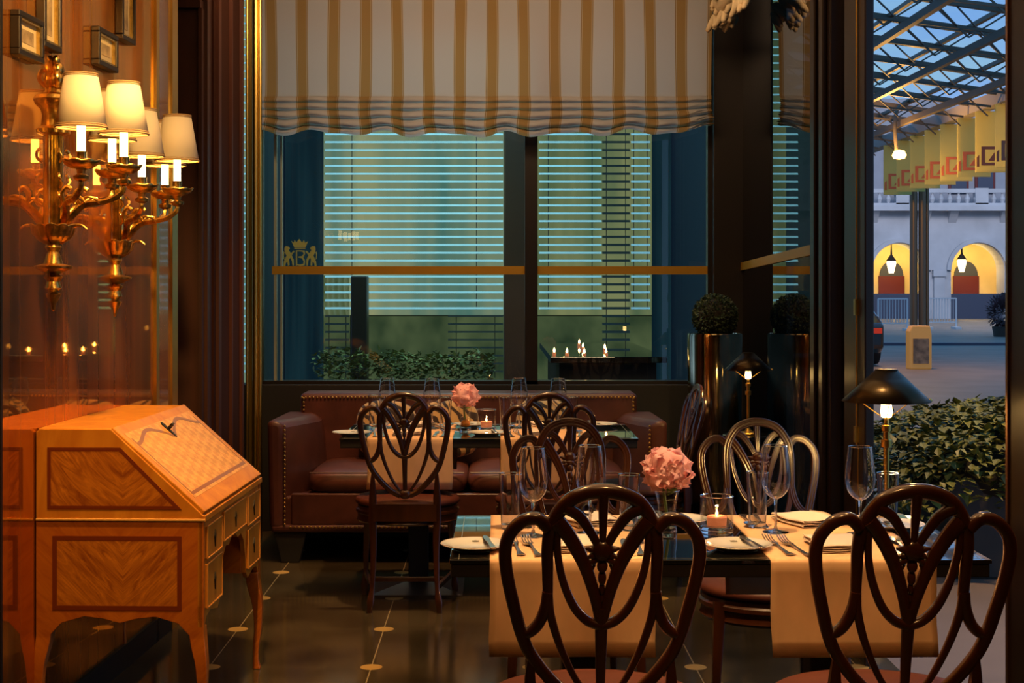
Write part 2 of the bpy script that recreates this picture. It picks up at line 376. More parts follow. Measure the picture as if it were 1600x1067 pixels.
# ================================================================== SETTING
# floor with brass lines and discs
def floor_mat():
    m, t, b, out = new_mat('black_marble_tiles'); setp(b, (.03, .025, .016), .16, 0, spec=.6)
    N = t.nodes; L = t.links
    tcn = N.new('ShaderNodeTexCoord'); s = N.new('ShaderNodeSeparateXYZ'); L.new(tcn.outputs['Object'], s.inputs[0])
    def pp(sock, off, per):
        a = N.new('ShaderNodeMath'); a.operation = 'SUBTRACT'; L.new(sock, a.inputs[0]); a.inputs[1].default_value = off
        q = N.new('ShaderNodeMath'); q.operation = 'PINGPONG'; L.new(a.outputs[0], q.inputs[0]); q.inputs[1].default_value = per/2
        return q.outputs[0]
    dx = pp(s.outputs['X'], -1.064, .6); dy = pp(s.outputs['Y'], 5.389, .6)
    def less(a, v):
        q = N.new('ShaderNodeMath'); q.operation = 'LESS_THAN'; L.new(a, q.inputs[0]); q.inputs[1].default_value = v; return q.outputs[0]
    def mth(op, a, c):
        q = N.new('ShaderNodeMath'); q.operation = op; L.new(a, q.inputs[0]); L.new(c, q.inputs[1]); return q.outputs[0]
    d2 = mth('ADD', mth('MULTIPLY', dx, dx), mth('MULTIPLY', dy, dy))
    disc = less(d2, .041**2); lx = less(dx, .0022); ly = less(dy, .0024)
    nn = N.new('ShaderNodeTexNoise'); nn.inputs['Scale'].default_value = 3; nn.inputs['Detail'].default_value = 6; L.new(tcn.outputs['Object'], nn.inputs['Vector'])
    r = N.new('ShaderNodeValToRGB'); r.color_ramp.elements[0].position = .35; r.color_ramp.elements[1].position = .7
    r.color_ramp.elements[0].color = (.040, .030, .016, 1); r.color_ramp.elements[1].color = (.095, .075, .042, 1); L.new(nn.outputs['Fac'], r.inputs[0])
    c = r.outputs[0]
    for fac, col in ((ly, (.13, .11, .06, 1)), (lx, (.42, .34, .20, 1)), (disc, (.50, .33, .10, 1))):
        q = N.new('ShaderNodeMixRGB'); L.new(fac, q.inputs[0]); L.new(c, q.inputs[1]); q.inputs[2].default_value = col; c = q.outputs[0]
    L.new(c, b.inputs['Base Color']); b.inputs['Metallic'].default_value = 0
    rr = N.new('ShaderNodeMath'); rr.operation = 'MULTIPLY_ADD'; L.new(disc, rr.inputs[0]); rr.inputs[1].default_value = .25; rr.inputs[2].default_value = .13; L.new(rr.outputs[0], b.inputs['Roughness'])
    return m
struct(MB().box(-2.2, 1.48, -3, 8.62, -.04, 0).build('floor', floor_mat(), smooth=False))
struct(MB().box(-40, 80, -6, 140, -.10, -.045).build('floor_outside', 'asphalt', smooth=False))
struct(MB().box(-2.2, 1.55, -3, 8.7, 3.3, 3.4).build('ceiling', M('ceiling_paint', (.30, .22, .14), .8), smooth=False))
struct(MB().box(-2.2, 1.55, -3.1, -3, 0, 3.3).build('wall_rear', wood('rear_panelling', (.20, .065, .02), (.10, .03, .01), 3, (1, 1, .1)), smooth=False))

# left wall: polished wood behind mirror glass, slightly turned
def wallX(Y): return -1.645+.05*Y
lacq = wood('wall_mahogany_under_glass', (.42, .120, .006), (.16, .038, .003), 3.2, (1, 2.4, .05), .42, .0, 1.0, .015)
t_ = lacq.node_tree; b_ = t_.nodes['Principled BSDF']; out_ = t_.nodes['Material Output']
gls = t_.nodes.new('ShaderNodeBsdfGlossy'); gls.inputs['Roughness'].default_value = .02; gls.inputs[0].default_value = (1, .56, .17, 1)
mxs = t_.nodes.new('ShaderNodeMixShader'); mxs.inputs[0].default_value = .55
t_.links.new(b_.outputs[0], mxs.inputs[1]); t_.links.new(gls.outputs[0], mxs.inputs[2]); t_.links.new(mxs.outputs[0], out_.inputs[0])
def slab(y0, y1, d0, d1, z0, z1):
    return MB().prism([(wallX(y0)+d0, y0), (wallX(y0)+d1, y0), (wallX(y1)+d1, y1), (wallX(y1)+d0, y1)], z0, z1, 'Z')
wl = struct(slab(-3, 6.0, -.15, 0, 0, 3.3).build('wall_left', lacq, smooth=False))
struct(slab(3.0, 6.0, -.01, .012, 0, .09).build('baseboard_left', 'black', smooth=False))
brs = slab(5.76, 5.80, 0, .012, 0, 3.3)
brs.prism([(wallX(5.98)-.1, 5.98), (wallX(5.98)+.015, 5.98), (wallX(6.06)+.015, 6.06), (wallX(6.06)-.1, 6.06)], 0, 3.3, 'Z')
struct(brs.build('trim_1', 'brass', smooth=False))
struct(slab(5.80, 5.98, 0, .006, 0, 3.3).build('trim_2', M('trim_wood_strip', (.35, .11, .03), .2, coat=.8), smooth=False))
seam = slab(4.20, 4.215, 0, .004, 0, 3.3); struct(seam.build('trim_3', 'black', smooth=False))
# recessed door wall and side panel beyond the mirror wall
dwood = wood('dark_door_mahogany', (.085, .022, .006), (.035, .009, .003), 4, (1.5, 1.5, .12), .5, .12, 1, .25)
struct(MB().box(-2.2, -1.37, 6.9, 7.0, 0, 3.3).build('wall_recess', dwood, smooth=False))
d1 = struct(MB().box(-1.62, -1.40, 6.86, 6.9, 0.02, 2.72).build('door_1', dwood, smooth=False, bevel=.004))
fr = MB()
for (x0, x1) in ((-1.60, -1.50),):
    for (z0, z1) in ((.15, .95), (1.05, 2.6)): fr.box(x0, x1, 6.845, 6.861, z0, z1)
fr.build('door_panel', M('door_panel_wood', (.11, .03, .012), .3, coat=.5), d1, bevel=.006, smooth=False)
lh = MB().box(-1.66, -1.39, 6.83, 6.9, 2.72, 2.76); lh.box(-1.402, -1.385, 6.84, 6.9, 0, 2.72)
struct(lh.build('trim_4', dwood, smooth=False))
struct(MB().box(-2.3, -2.2, 5.5, 8.6, 0, 3.3).box(-2.3, -1.50, 5.9, 5.98, 0, 3.3).build('wall_niche', dwood, smooth=False))
struct(MB().box(-1.46, -1.36, 7.0, 7.75, 0, 3.3).build('wall_side', M('matte_dark_mahogany', (.05, .014, .005), .75, spec=.15), smooth=False))
pl = MB()
for (y0, y1) in ((7.05, 7.12), (7.40, 7.43), (7.70, 7.75)): pl.box(-1.36, -1.345, y0, y1, 0, 3.3)
struct(pl.build('trim_5', M('red_mahogany_strip', (.09, .022, .007), .55), smooth=False))
struct(MB().box(-1.45, -1.30, 8.1, 8.16, 0, 3.3).build('wall_sliver', 'black', smooth=False)) if False else None
bp = MB()
for (x, y, r) in ((Xp(399, 8.12), 8.12, .018), (Xp(406, 8.12), 8.12, .012), (Xp(386, 8.0), 8.0, .008)): bp.lathe([(r, 0), (r, 3.3)], 16, (x, y, 0))
bp.box(Xp(389, 8.14), Xp(396, 8.14), 8.13, 8.16, 0, 3.3)
bpo = bp.build('brass_post', 'brass'); struct(bpo); bpo.name = 'trim_6'

# back window
SILL = .845
w1 = struct(MB().box(-2.2, 1.25, 8.42, 8.62, 0, SILL).build('wall_back', 'black', smooth=False, bevel=.004))
win = empty('window_1', (0, 8.5, 0)); struct(win)
MB().box(-2.2, 1.25, -.004, .004, SILL, 3.3).build('pane', 'pane', win, smooth=False)
fm = MB()
fm.box(Xp(820, 8.46), Xp(840, 8.46), -.05, .05, SILL, 3.3)
fm.box(-1.45, -1.36, -.03, .03, SILL, 3.3)
fm.box(Xp(1106, 8.46), 1.25, -.04, .04, SILL, 3.3)
fm.box(-1.45, 1.25, -.05, .05, SILL, SILL+.02)
fm.build('window_frame', 'black_metal', win, smooth=False)
MB().box(Xp(438, 8.48), Xp(441, 8.48), -.02, .02, SILL, 3.3).box(Xp(428, 8.48), Xp(432, 8.48), -.02, .02, SILL, 3.3).build('edge_strip', M('grey_green_edge', (.30, .32, .24), .4), win, smooth=False)
bd = MB(); zb0, zb1 = Zp(428.5, 8.48), Zp(416, 8.48)
bd.box(Xp(425, 8.48), Xp(820, 8.48), -.022, -.008, zb0, zb1); bd.box(Xp(840, 8.48), Xp(1108, 8.48), -.022, -.008, zb0, zb1)
bd.build('band', 'brass_band', win, smooth=False)
# heraldic crest (crown, two lions, letter) standing on the band
cr_ = MB(); cyy = -.016
def cpt(x, y): return ((420+x/15.24-CX)*8.48/F, EYE-((360+y/15.24)-HY)*8.48/F)
def cpoly(pts): cr_.prism([cpt(*p) for p in pts], cyy, cyy+.005, 'Y')
cpoly([(600, 400), (560, 300), (530, 250), (590, 290), (610, 220), (650, 290), (720, 200), (790, 290), (830, 230), (860, 290), (930, 260), (870, 400)])
cpoly([(600, 415), (870, 415), (865, 440), (605, 440)])
for sgn, x0 in ((1, 0), (-1, 1480)):
    q = lambda x, y: (x0+sgn*x, y)
    cpoly([q(380, 380), q(430, 370), q(480, 390), q(500, 430), q(470, 470), q(520, 540), q(590, 480), q(610, 500), q(540, 590), q(590, 700), q(590, 840), q(560, 840), q(545, 720), q(500, 640), q(480, 700), q(490, 830), q(450, 840), q(440, 740), q(400, 780), q(390, 850), q(345, 850), q(360, 730), q(420, 600), q(380, 520), q(370, 450)])
    cpoly([q(350, 500), q(335, 560), q(350, 680), q(370, 700), q(355, 590), q(370, 520)])
cpoly([(640, 470), (740, 470), (740, 500), (670, 500), (670, 830), (640, 850)])
cpoly([(740, 470), (850, 480), (860, 560), (820, 640), (860, 720), (850, 830), (740, 850), (670, 830), (670, 800), (740, 815), (820, 790), (825, 730), (780, 660), (700, 650), (700, 620), (780, 610), (825, 560), (810, 510), (740, 500)])
cr_.build('crest', M('etched_gold_crest', (.36, .40, .12), .6), win, smooth=False)

# corner column and right hand glazed wall, X = 1.42
WX = 1.42
struct(MB().box(1.25, 1.46, 8.38, 8.62, 0, 3.3).build('column', 'black_metal', smooth=False, bevel=.004)).name = 'wall_corner'
w2 = empty('window_2', (WX, 6.2, 0)); struct(w2)
MB().box(-.004, .004, .17, 2.18, .02, 3.3).build('pane', 'pane_side', w2, smooth=False)
MB().box(-.004, .004, -.46, -.22, .02, 3.3).build('pane', 'pane_side', w2, smooth=False)
b2 = MB(); b2.prism([(.17, 1.555), (2.18, 1.505), (2.18, 1.55), (.17, 1.60)], -.016, -.006, 'X')
b2.build('band', 'brass_band', w2, smooth=False)
f2 = MB(); f2.box(-.05, .06, -.22, .17, 0, 3.3); f2.box(-.07, -.05, -.16, -.09, 0, 3.3); f2.box(-.065, -.05, .02, .10, 0, 3.3); f2.box(-.03, .03, .17, 2.2, 0, .12)
f2.build('window_frame', 'brown_metal', w2, smooth=False, bevel=.005)
d2 = empty('door_2', (WX, 5.5, 0)); struct(d2)
f3 = MB(); f3.box(-.055, -.02, -.10, .08, 0, 3.3); f3.box(-.05, -.02, .09, .24, 0, 3.3)
f3.box(-.06, .06, -1.95, -1.63, 0, 3.3)
f3.build('door_frame', 'brown_metal', d2, smooth=False, bevel=.005)
hb = MB(); hb.lathe([(.004, 0), (.004, 2.9)], 10, (-.060, .0, .2)); hb.box(-.070, -.05, -.01, .01, 1.30, 1.36); hb.box(-.070, -.05, -.01, .01, .82, .88)
hb.build('espagnolette_bolt', 'brass', d2)
MB().box(-.066, -.056, -1.64, -1.625, 0, 3.3).build('edge_strip', M('copper_edge', (.5, .25, .13), .3, 1), d2, smooth=False)
struct(MB().box(1.42, 1.52, -3, 3.6, 0, 3.3).build('wall_right', wood('right_panelling', (.16, .05, .02), (.07, .02, .008), 3, (1, 1, .1)), smooth=False))
struct(MB().box(1.36, 1.54, 3.6, 8.4, 3.1, 3.3).build('trim_7', 'brown_metal', smooth=False))

# ================================================================== WINDOW DRESSING
def roman_blind():
    root = empty('roman_blind', (0, 8.3, 0))
    x0, x1 = Xp(408, 8.3), Xp(1112, 8.3)
    prof = [(0, 3.28), (0, 2.9), (0, 2.6), (0, 2.50)]
    z = 2.495
    for i in range(4):
        h = .037+.004*i; bl = -.028-.004*i
        prof += [(-.012, z), (bl, z-h*.35), (bl-.006, z-h*.7), (bl*.5, z-h*.95), (-.004, z-h*.9)]
        z -= h
    prof += [(-.02, z-.012), (-.012, z-.03)]
    pr = catmull([(a, 0, b) for a, b in prof], 3)
    nx = 180; m = MB(); uvs = []
    nr = len(pr)
    for i in range(nx+1):
        u = i/nx; x = lerp(x0, x1, u)
        for j, p in enumerate(pr):
            k = max(0, min(1, (2.52-p.z)/.25))
            wob = .016*math.sin(x*2*PI/.36+.6)+.009*math.sin(x*2*PI/.23)-.02*math.exp(-((x+.1)/.8)**2)+.018*(1 if x < -1.0 else 0)*0
            side = max(0, (u-.93)/.07)
            ruff = side*.022*math.sin(j*1.7+x*60)
            zz = p.z+wob*k*k+side*.03*k
            xx = x + (.010*math.sin(p.z*26+x*3)*k) + .004*math.sin(p.z*5+x*9) + side*k*.012*math.sin(j*2.1)
            m.v.append((xx, p.x*(1+.35*math.sin(x*2*PI/.18))-ruff*k-.006*math.sin(x*11), zz)); uvs.append((x, p.z))
    for i in range(nx):
        for j in range(nr-1):
            a = i*nr+j; m.f.append([a, a+nr, a+nr+1, a+1])
    m.uv = uvs
    MT['blind'] = fabric_trans('striped_blind_fabric', (.56, .52, .48), (.5, .5, .48), .45, stripes=(-1.288, .1802, .064, (.40, .235, .08), (.58, .44, .28)))
    m.build('fabric', 'blind', root, angle=80)
    MB().box(x0, x1, -.02, .02, 3.24, 3.3).build('head_rail', 'white_paint', root, smooth=False)
    sl = MB()
    sl.lathe([(.004, 2.5), (.004, 3.24)], 6, (x1-.05, .02, 0)); sl.build('pull_cord', 'white_paint', root, smooth=False)
    tag(root, 'cream and gold striped roman blind half lowered over the large back window', 'blind')
roman_blind()
def gathered(root, L, seed):
    rnd = random.Random(seed); m = MB()
    for i in range(26):
        y = rnd.uniform(-L/2, L/2); x = rnd.uniform(-.05, .04); z = -.02+.16*rnd.random()*(1-abs(y)/L*1.3)-.03
        pts = [(x+.02*math.sin(k), y+(k-2)*.032, z+.018*math.cos((k-2)*.8)*1.8-.010*abs(k-2)) for k in range(5)]
        m.sweep(catmull(pts, 4), .020, 8, up=(1, 0, .1), rad=[.5+.6*math.sin(PI*j/16) for j in range(17)])
    m.superell((0, 0, .10), (.06, L/2*.9, .11), 2.4)
    return m
rb = empty('side_blind', (1.235, 7.8, 2.90), 0, 1.15)
gathered(rb, .5, 3).build('gathered_hem', M('cream_gathered_fabric', (.66, .50, .28), .8), rb, angle=80)
sf = MB(); sf.grid(lambda u, v: (.02*math.sin(u*40)*.6, -.28+.56*u, .12+v*.3), 60, 2)
sf.build('fabric', 'shade', rb, angle=80)
tag(rb, 'bunched cream blind with ruffled hem pulled up in the top right corner of the room', 'blind')

# ================================================================== OUTSIDE THE BACK WINDOW
YB = 12.0
facade = empty('office_facade', (0, 12.5, 0))
MB().box(-4, 2.5, .05, .25, 0, 5.2).build('wall', M('dark_facade', (.02, .03, .035), .6), facade, smooth=False)
def panel(px0, px1, py0, py1, m_, nm='lit_pane'):
    MB().box(Xp(px0, 12.5), Xp(px1, 12.5), -.02, .05, Zp(py1, 12.5), Zp(py0, 12.5)).build(nm, m_, facade, smooth=False)
MT['lit_teal'] = emit('backlit_teal_glass', (.070, .165, .140), 1.0, ((.28, .29, .16), 1.5, (1.6, 1, .22)))
MT['lit_olive'] = emit('backlit_olive_glass', (.075, .12, .065), 1.0, ((.21, .22, .10), 1.6, (2, 1, .3)))
MT['lit_low'] = emit('backlit_low_glass', (.018, .035, .018), 1.0, ((.085, .11, .05), 2.4, (1, 1, .8)))
MT['glow_blue'] = emit('glowing_blue_strip', (.003, .012, .02), 1.0, ((.008, .026, .036), 2, (4, 1, .2)))  # dark blue strips given a faint glow; left one stands for a curtain
panel(352, 408, -60, 620, 'lit_teal'); panel(446, 505, -60, 620, 'glow_blue')
panel(506, 788, -60, 492, 'lit_teal'); panel(575, 788, 494, 640, 'lit_low'); panel(506, 546, 430, 640, 'lit_low')
panel(840, 1018, -60, 492, 'lit_olive'); panel(840, 1018, 494, 640, 'lit_low')
panel(1019, 1048, -60, 640, 'glow_blue')
tag(facade, 'dark facade beyond the back window with tall backlit teal and olive glass panes', 'building')
def screen(px0, px1, py0, py1, mt, label, pitch=12.35, grp=None, w=.016):
    root = empty('slatted_blind', (0, YB, 0))
    m = MB(); x0, x1 = Xp(px0, YB), Xp(px1, YB); py = 222.0
    while py-pitch > py0: py -= pitch
    while py < py0: py += pitch
    while py < py1:
        z = Zp(py, YB)
        m.prism([(-.012, z-w/2), (.008, z+w/2), (.011, z+w/2), (-.009, z-w/2)], x0, x1, 'X')
        py += pitch
    m.build('slats', mt, root, smooth=False)
    c = MB()
    for f_ in (.15, .85):
        x = lerp(x0, x1, f_); c.box(x-.003, x+.003, .012, .016, Zp(py1, YB), Zp(py0, YB))
    c.build('ladder_cord', 'slat_shaded_cord', root, smooth=False)
    tag(root, label, 'blind', grp)
screen(508, 786, -40, 484, 'slat', 'widest pale slatted blind, filling the left half of the back window', w=.0165)
screen(352, 408, -40, 590, 'slat', 'thin strip of pale slatted blind seen left of the brass post', w=.0165)
screen(842, 940, -40, 484, 'slat', 'pale slatted blind just right of the thick window mullion', w=.0165)
screen(941, 984, -40, 590, 'slat_shaded_cord', 'narrow slatted blind, darkened for shade, between two pale ones in the right pane', w=.020)
screen(986, 1016, -40, 484, 'slat', 'narrowest pale slatted blind at the far right of the back window', w=.0165)
screen(700, 786, 492, 590, 'slat_shaded_cord', 'lower slatted blind darkened for shade, left of the thick mullion', w=.014)
screen(508, 546, 492, 590, 'slat_shaded_cord', 'slatted blind darkened for shade below the brass band at the far left pane', w=.016)
pc = MB().box(Xp(787, 9.6), Xp(822, 9.6), 9.5, 9.8, 0, 4.5).build('outside_column', M('umber_column', (.06, .035, .03), .5), smooth=False, bevel=.01)
tag(pc, 'broad brown column outside, hidden behind the window mullion', 'column')
pc = MB().box(Xp(548, 11.2), Xp(573, 11.2), 11.2, 11.4, 0, Zp(431, 11.2)).build('outside_post', 'black_metal', smooth=False, bevel=.01)
tag(pc, 'short dark post outside below the brass band in the left pane', 'post')
# added hedge outside left, stands for mottled green reflections in the glass
rnd = random.Random(5)
hd = empty('reflection_hedge', (Xp(640, 10.6), 10.6, 0))
m = MB()
for i in range(2600):
    x, y, z = rnd.uniform(-.68, .60), rnd.uniform(-.22, .22), rnd.uniform(.1, 1)
    top = .93+.07*mnoise.noise((x*5, y*5, 1)); z = top*z**.5
    m.leaf((x, y-.02, z), (rnd.uniform(-1, 1), rnd.uniform(-1.4, .2), rnd.uniform(-.3, 1)), (0, 0, 1), .05, .04)
m.build('foliage', M('reflection_green_leaf', (.16, .17, .05), .5, noise=.5, nscale=6), hd, smooth=False)
MB().superell((-.04, 0, .36), (.60, .16, .34), 5).build('twigs', 'soil', hd)
tag(hd, 'added low hedge outside the left pane, standing for greenish reflections', 'hedge')
# added counter; its flames stand for candle reflections in the glass
ct = empty('added_counter', (.78, 10.3, 0))
MB().box(-.44, .30, -1.1, 1.2, .93, .97).build('countertop', 'tabletop', ct, smooth=False, bevel=.004)
MB().box(-.38, .24, -1.0, 1.1, 0, .93).build('base', 'black', ct, smooth=False)
tag(ct, 'added low black counter outside the right pane under flames standing for reflections', 'counter')
def tealight(loc, label, grp, sc=1, jar=True):
    r = empty('candle', loc, 0, sc)  # stands for a flame reflected in the window, not a candle outside
    MB().lathe([(0, 0), (.02, 0), (.02, .03), (0, .03)], 16).build('wax', 'wax', r)
    MB().lathe([(0, .03), (.010, .038), (.012, .05), (.006, .07), (0, .085)], 10).build('flame', 'flame', r)
    tag(r, label, 'candle', grp); return r
CS = .6
flame_reflections = [(866, 9.4, 'leftmost'), (886, 9.3, 'second from left'), (905, 10.9, 'tallest looking'), (911, 10.2, 'middle'), (913, 9.25, 'lowest middle'), (945, 10.0, 'upper right'), (947, 9.3, 'lowest right')]
for (px, Y, w_) in flame_reflections:
    tealight((Xp(px, Y), Y, .971), w_+' of the small flames standing for candle reflections in the right pane', 'flames standing for candle reflections', CS)

# ================================================================== OUTSIDE THE DOOR: street
bld = empty('arcade_building', (0, 70, 0))
def XB(px): return Xp(px, 70)
def ZB(py): return Zp(py, 70)
pw = 123
def arch_wall(y0, y1):
    m = MB(); zs = ZB(422); zt = ZB(330); r = 42*70/F; zb = ZB(516)
    for k in range(-3, 4):
        c = XB(1528+pw*k); h = pw/2*70/F
        m.box(c-h, c-r, y0, y1, zb, zs); m.box(c+r, c+h, y0, y1, zb, zs)
        n = 16
        for i in range(n):
            a0, a1 = PI-PI*i/n, PI-PI*(i+1)/n
            p0 = (c+r*math.cos(a0), zs+r*math.sin(a0)); p1 = (c+r*math.cos(a1), zs+r*math.sin(a1))
            m.prism([p0, p1, (p1[0], zt), (p0[0], zt)], y0, y1)
        m.box(c-h, c-r, y0, y1, zs, zt); m.box(c+r, c+h, y0, y1, zs, zt)
    return m
arch_wall(0, 1.2).build('arcade', 'stone', bld, smooth=False)
m = MB()
for k in range(-3, 4):
    c = XB(1528+pw*k); zs = ZB(422)
    pts = [(c+1.42*math.cos(a), 0, zs+1.42*math.sin(a)) for a in [PI*i/20 for i in range(21)]]
    m.sweep(pts, [(-.1, -.16), (.1, -.16), (.1, .1), (-.1, .1)], up=(0, 1, 0))
    m.box(c-pw/2*70/F-.32, c-pw/2*70/F+.32, -.25, 0, zs-.3, zs); m.box(c-pw/2*70/F-.26, c-pw/2*70/F+.26, -.18, 0, ZB(516), zs-.3)
    m.box(c-pw/2*70/F-.4, c-pw/2*70/F+.4, -.3, 0, ZB(516), ZB(500))
    for d in (-.65, .65): m.prism([(-.5, ZB(330)), (0, ZB(330)), (0, ZB(348)), (-.2, ZB(340))], c-pw/2*70/F+d-.2, c-pw/2*70/F+d+.2, 'X')
m.build('moulding', 'stone', bld, smooth=False)
x0b, x1b = XB(1528-pw*3.5), XB(1528+pw*3.5)
m = MB(); m.box(x0b, x1b, -.7, 1.2, ZB(330), ZB(322)); m.box(x0b, x1b, -.55, -.3, ZB(302), ZB(296)); m.box(x0b, x1b, -.6, -.25, ZB(322), ZB(318))
k = x0b
while k < x1b:
    m.lathe([(.07, 0), (.13, .2), (.05, .42), (.09, .52)], 8, (k, -.42, ZB(318))); k += .42
    
for k in range(-4, 5): m.box(XB(1528+pw*k-10), XB(1528+pw*k+10), -.6, -.22, ZB(320), ZB(295))
m.build('balustrade', 'stone', bld, smooth=False)
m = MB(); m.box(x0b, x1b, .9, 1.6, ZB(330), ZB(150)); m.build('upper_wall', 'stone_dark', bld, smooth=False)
for i, px in enumerate((1345, 1405, 1506, 1548, 1610)):
    w_ = MB().box(XB(px-16), XB(px+16), .78, .92, ZB(300), ZB(232)).build('window', 'red_door', bld, smooth=False)
    MB().box(XB(px-12), XB(px+12), .74, .8, ZB(300), ZB(236)).build('glass', 'dark_panel', w_, smooth=False)
m = MB(); m.box(x0b, x1b, 4.0, 4.3, 0, ZB(330)); m.box(x0b, x1b, 1.2, 4.0, ZB(375), ZB(330)); m.box(x0b, x1b, -.5, 4, -.05, ZB(500))
m.build('arcade_back_wall', 'plaster_warm', bld, smooth=False)
for k in (-2, -1, 0, 1):
    c = XB(1528+pw*k)+1.3
    MB().box(c-1.25, c+.05, 3.9, 4.0, ZB(500), ZB(430)).build('door', 'red_door', bld, smooth=False)
    MB().prism([(c-1.2+.6+.6*math.cos(a), ZB(430)+.75*math.sin(a)) for a in [PI*i/12 for i in range(13)]], 3.92, 4.0).build('fanlight', 'dark_panel', bld, smooth=False)
    c -= 1.3
    MB().box(c-1.3, c+1.3, .3, .5, ZB(512), ZB(459)).build('barrier_panel', 'dark_panel', bld, smooth=False)
    light('arcade_glow', 'POINT', (c+.5, 72.2, ZB(400)), 130, (1, .70, .26), .3)
tag(bld, 'pale stone palace front across the square with round lit arches and a balustrade', 'building')
for px, py, lab in ((1398, 417, 'left glowing lantern hanging in the arch behind the street post'), (1509, 415, 'right glowing lantern hanging in the fully visible arch')):
    ln = empty('hanging_lantern', (XB(px), 70.6, ZB(py)))
    MB().lathe([(.12, -.3), (.24, .2), (.2, .3)], 8).build('glass_body', emit('lantern_glass', (1, .82, .45), 3.0), ln)
    MB().lathe([(.26, .3), (.05, .6), (.02, 1.2)], 8).build('cap', 'black', ln)
    tag(ln, lab, 'lantern', 'lanterns in the arcade')
# canopy
can = empty('glass_canopy', (8.5, 24, 4.62))
def roofz(x): return 4.68-.147*(x-8.5)
def cz(x, y, z): return (x-8.5, y-24, z-4.62)
ys = [17.2+1.45*i for i in range(13)]
for y in ys:
    m = MB()
    m.bar(cz(2, y, roofz(2)), cz(8.5, y, roofz(8.5)), .07, .09)
    m.bar(cz(2, y, roofz(2)-.42), cz(8.3, y, roofz(8.5)-.22), .035, .035)
    x = 2.2; i = 0
    while x < 8.2:
        m.bar(cz(x, y, roofz(x)-(.42 if i % 2 else 0)), cz(x+.55, y, roofz(x+.55)-(0 if i % 2 else .42)), .022); x += .55; i += 1
    m.build('rafter', 'steel_beam', can, smooth=False)
for x in (4.1, 5.2, 6.3, 7.4):
    m = MB(); m.bar(cz(x, 16.5, roofz(x)-.42), cz(x, 35, roofz(x)-.42), .08, .10); m.bar(cz(x+.22, 16.5, roofz(x)), cz(x+.22, 35, roofz(x)), .06, .06)
    m.build('purlin', 'steel_beam', can, smooth=False)
for i in range(len(ys)-1):
    m = MB()
    for x in (2.6, 3.7, 4.8, 5.9, 7.0): m.bar(cz(x, ys[i], roofz(x)-.05), cz(x+1.1, ys[i+1], roofz(x+1.1)-.30), .018)
    m.build('tie_rods', 'steel_beam', can, smooth=False)
m = MB(); m.box(-.12, .12, -8, 11, -.12, .10); m.build('edge_beam', M('pale_beam', (.32, .29, .27), .5), can, smooth=False)
tag(can, 'steel and glass street canopy of lattice rafters above the square', 'canopy')
ld = ['farthest lime banner with a rust emblem, glowing orange by the street lamp', 'second lime banner from the far end of the canopy edge', 'third lime banner from the far end of the canopy edge', 'fourth lime banner from the far end of the canopy edge', 'fourth lime banner from the near end, in the middle of the row', 'third lime banner from the near end of the canopy edge', 'second lime banner from the near end of the canopy edge', 'nearest and largest looking lime banner cut by the door frame']
for i in range(8):
    y = 31.3-i*1.0
    b = empty('hanging_banner', (8.62, y, 3.42))
    MB().box(-.30, .30, -.012, .012, 0, 1.06).build('panel', 'banner', b, smooth=False)
    lg = MB(); lg.prism([(-.2+.0, .12), (.17, .12), (.17, .17), (-.14, .17), (-.14, .40), (.17, .40), (.17, .45), (-.2, .45)], -.02, -.012)
    lg.prism([(-.08, .2), (.02, .2), (.17, .38), (.05, .38)], -.022, -.012); lg.prism([(-.28, .10), (-.24, .10), (-.24, .3), (-.28, .26)], -.022, -.012); lg.box(.24, .27, -.022, -.012, .1, .32)
    lg.build('emblem', 'logo', b, smooth=False)
    MB().lathe([(.008, 1.06), (.008, 1.075)], 6, (-.2, 0, 0)).lathe([(.008, 1.06), (.008, 1.075)], 6, (.2, 0, 0)).build('hanger', 'steel_beam', b)
    tag(b, ld[i], 'banner', 'banners under the canopy edge')
# street post
po = empty('canopy_post', (Xp(1436, 32.2), 32.2, -.045))
m = MB()
for dx, r in ((-.12, .085), (.07, .085), (.18, .042)): m.lathe([(r, 0), (r, 4.55)], 14, (dx, 0, 0))
m.build('shaft', M('post_bronze', (.17, .11, .06), .35, .4), po)
MB().box(-.2, .2, -.12, .12, 0, .06).build('foot', 'steel_beam', po, smooth=False)
tag(po, 'tall round street post carrying the canopy edge in the square', 'post')
bx = empty('utility_box', (Xp(1434, 26.3), 26.25, -.045))
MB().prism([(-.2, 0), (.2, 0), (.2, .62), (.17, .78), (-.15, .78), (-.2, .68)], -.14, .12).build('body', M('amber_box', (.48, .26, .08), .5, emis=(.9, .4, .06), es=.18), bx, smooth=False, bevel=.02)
MB().box(-.14, .14, -.155, -.135, .1, .55).build('front_panel', M('box_panel', (.25, .15, .08), .6, noise=.6, nscale=8), bx, smooth=False)
tag(bx, 'amber lit box standing at the foot of the street post', 'box')
sl = empty('street_lamp', (7.30, 26.4, 0))
MB().lathe([(0, 3.74), (.10, 3.76), (.13, 3.82), (.09, 3.90), (0, 3.92)], 16).build('lamp_head', emit('sodium_lamp', (1, .5, .12), 9), sl)
m = MB(); m.sweep(catmull([(-.05, 0, 3.92), (-.05, .1, 4.4), (.1, .3, 4.75), (.6, .6, 5.0)], 6), .035); m.build('bracket', 'steel_beam', sl)
tag(sl, 'glowing orange street lamp hanging under the canopy beside the banners', 'street lamp')
light('street_lamp_light', 'POINT', (7.05, 26.1, 3.65), 220, (1, .5, .12), .15)
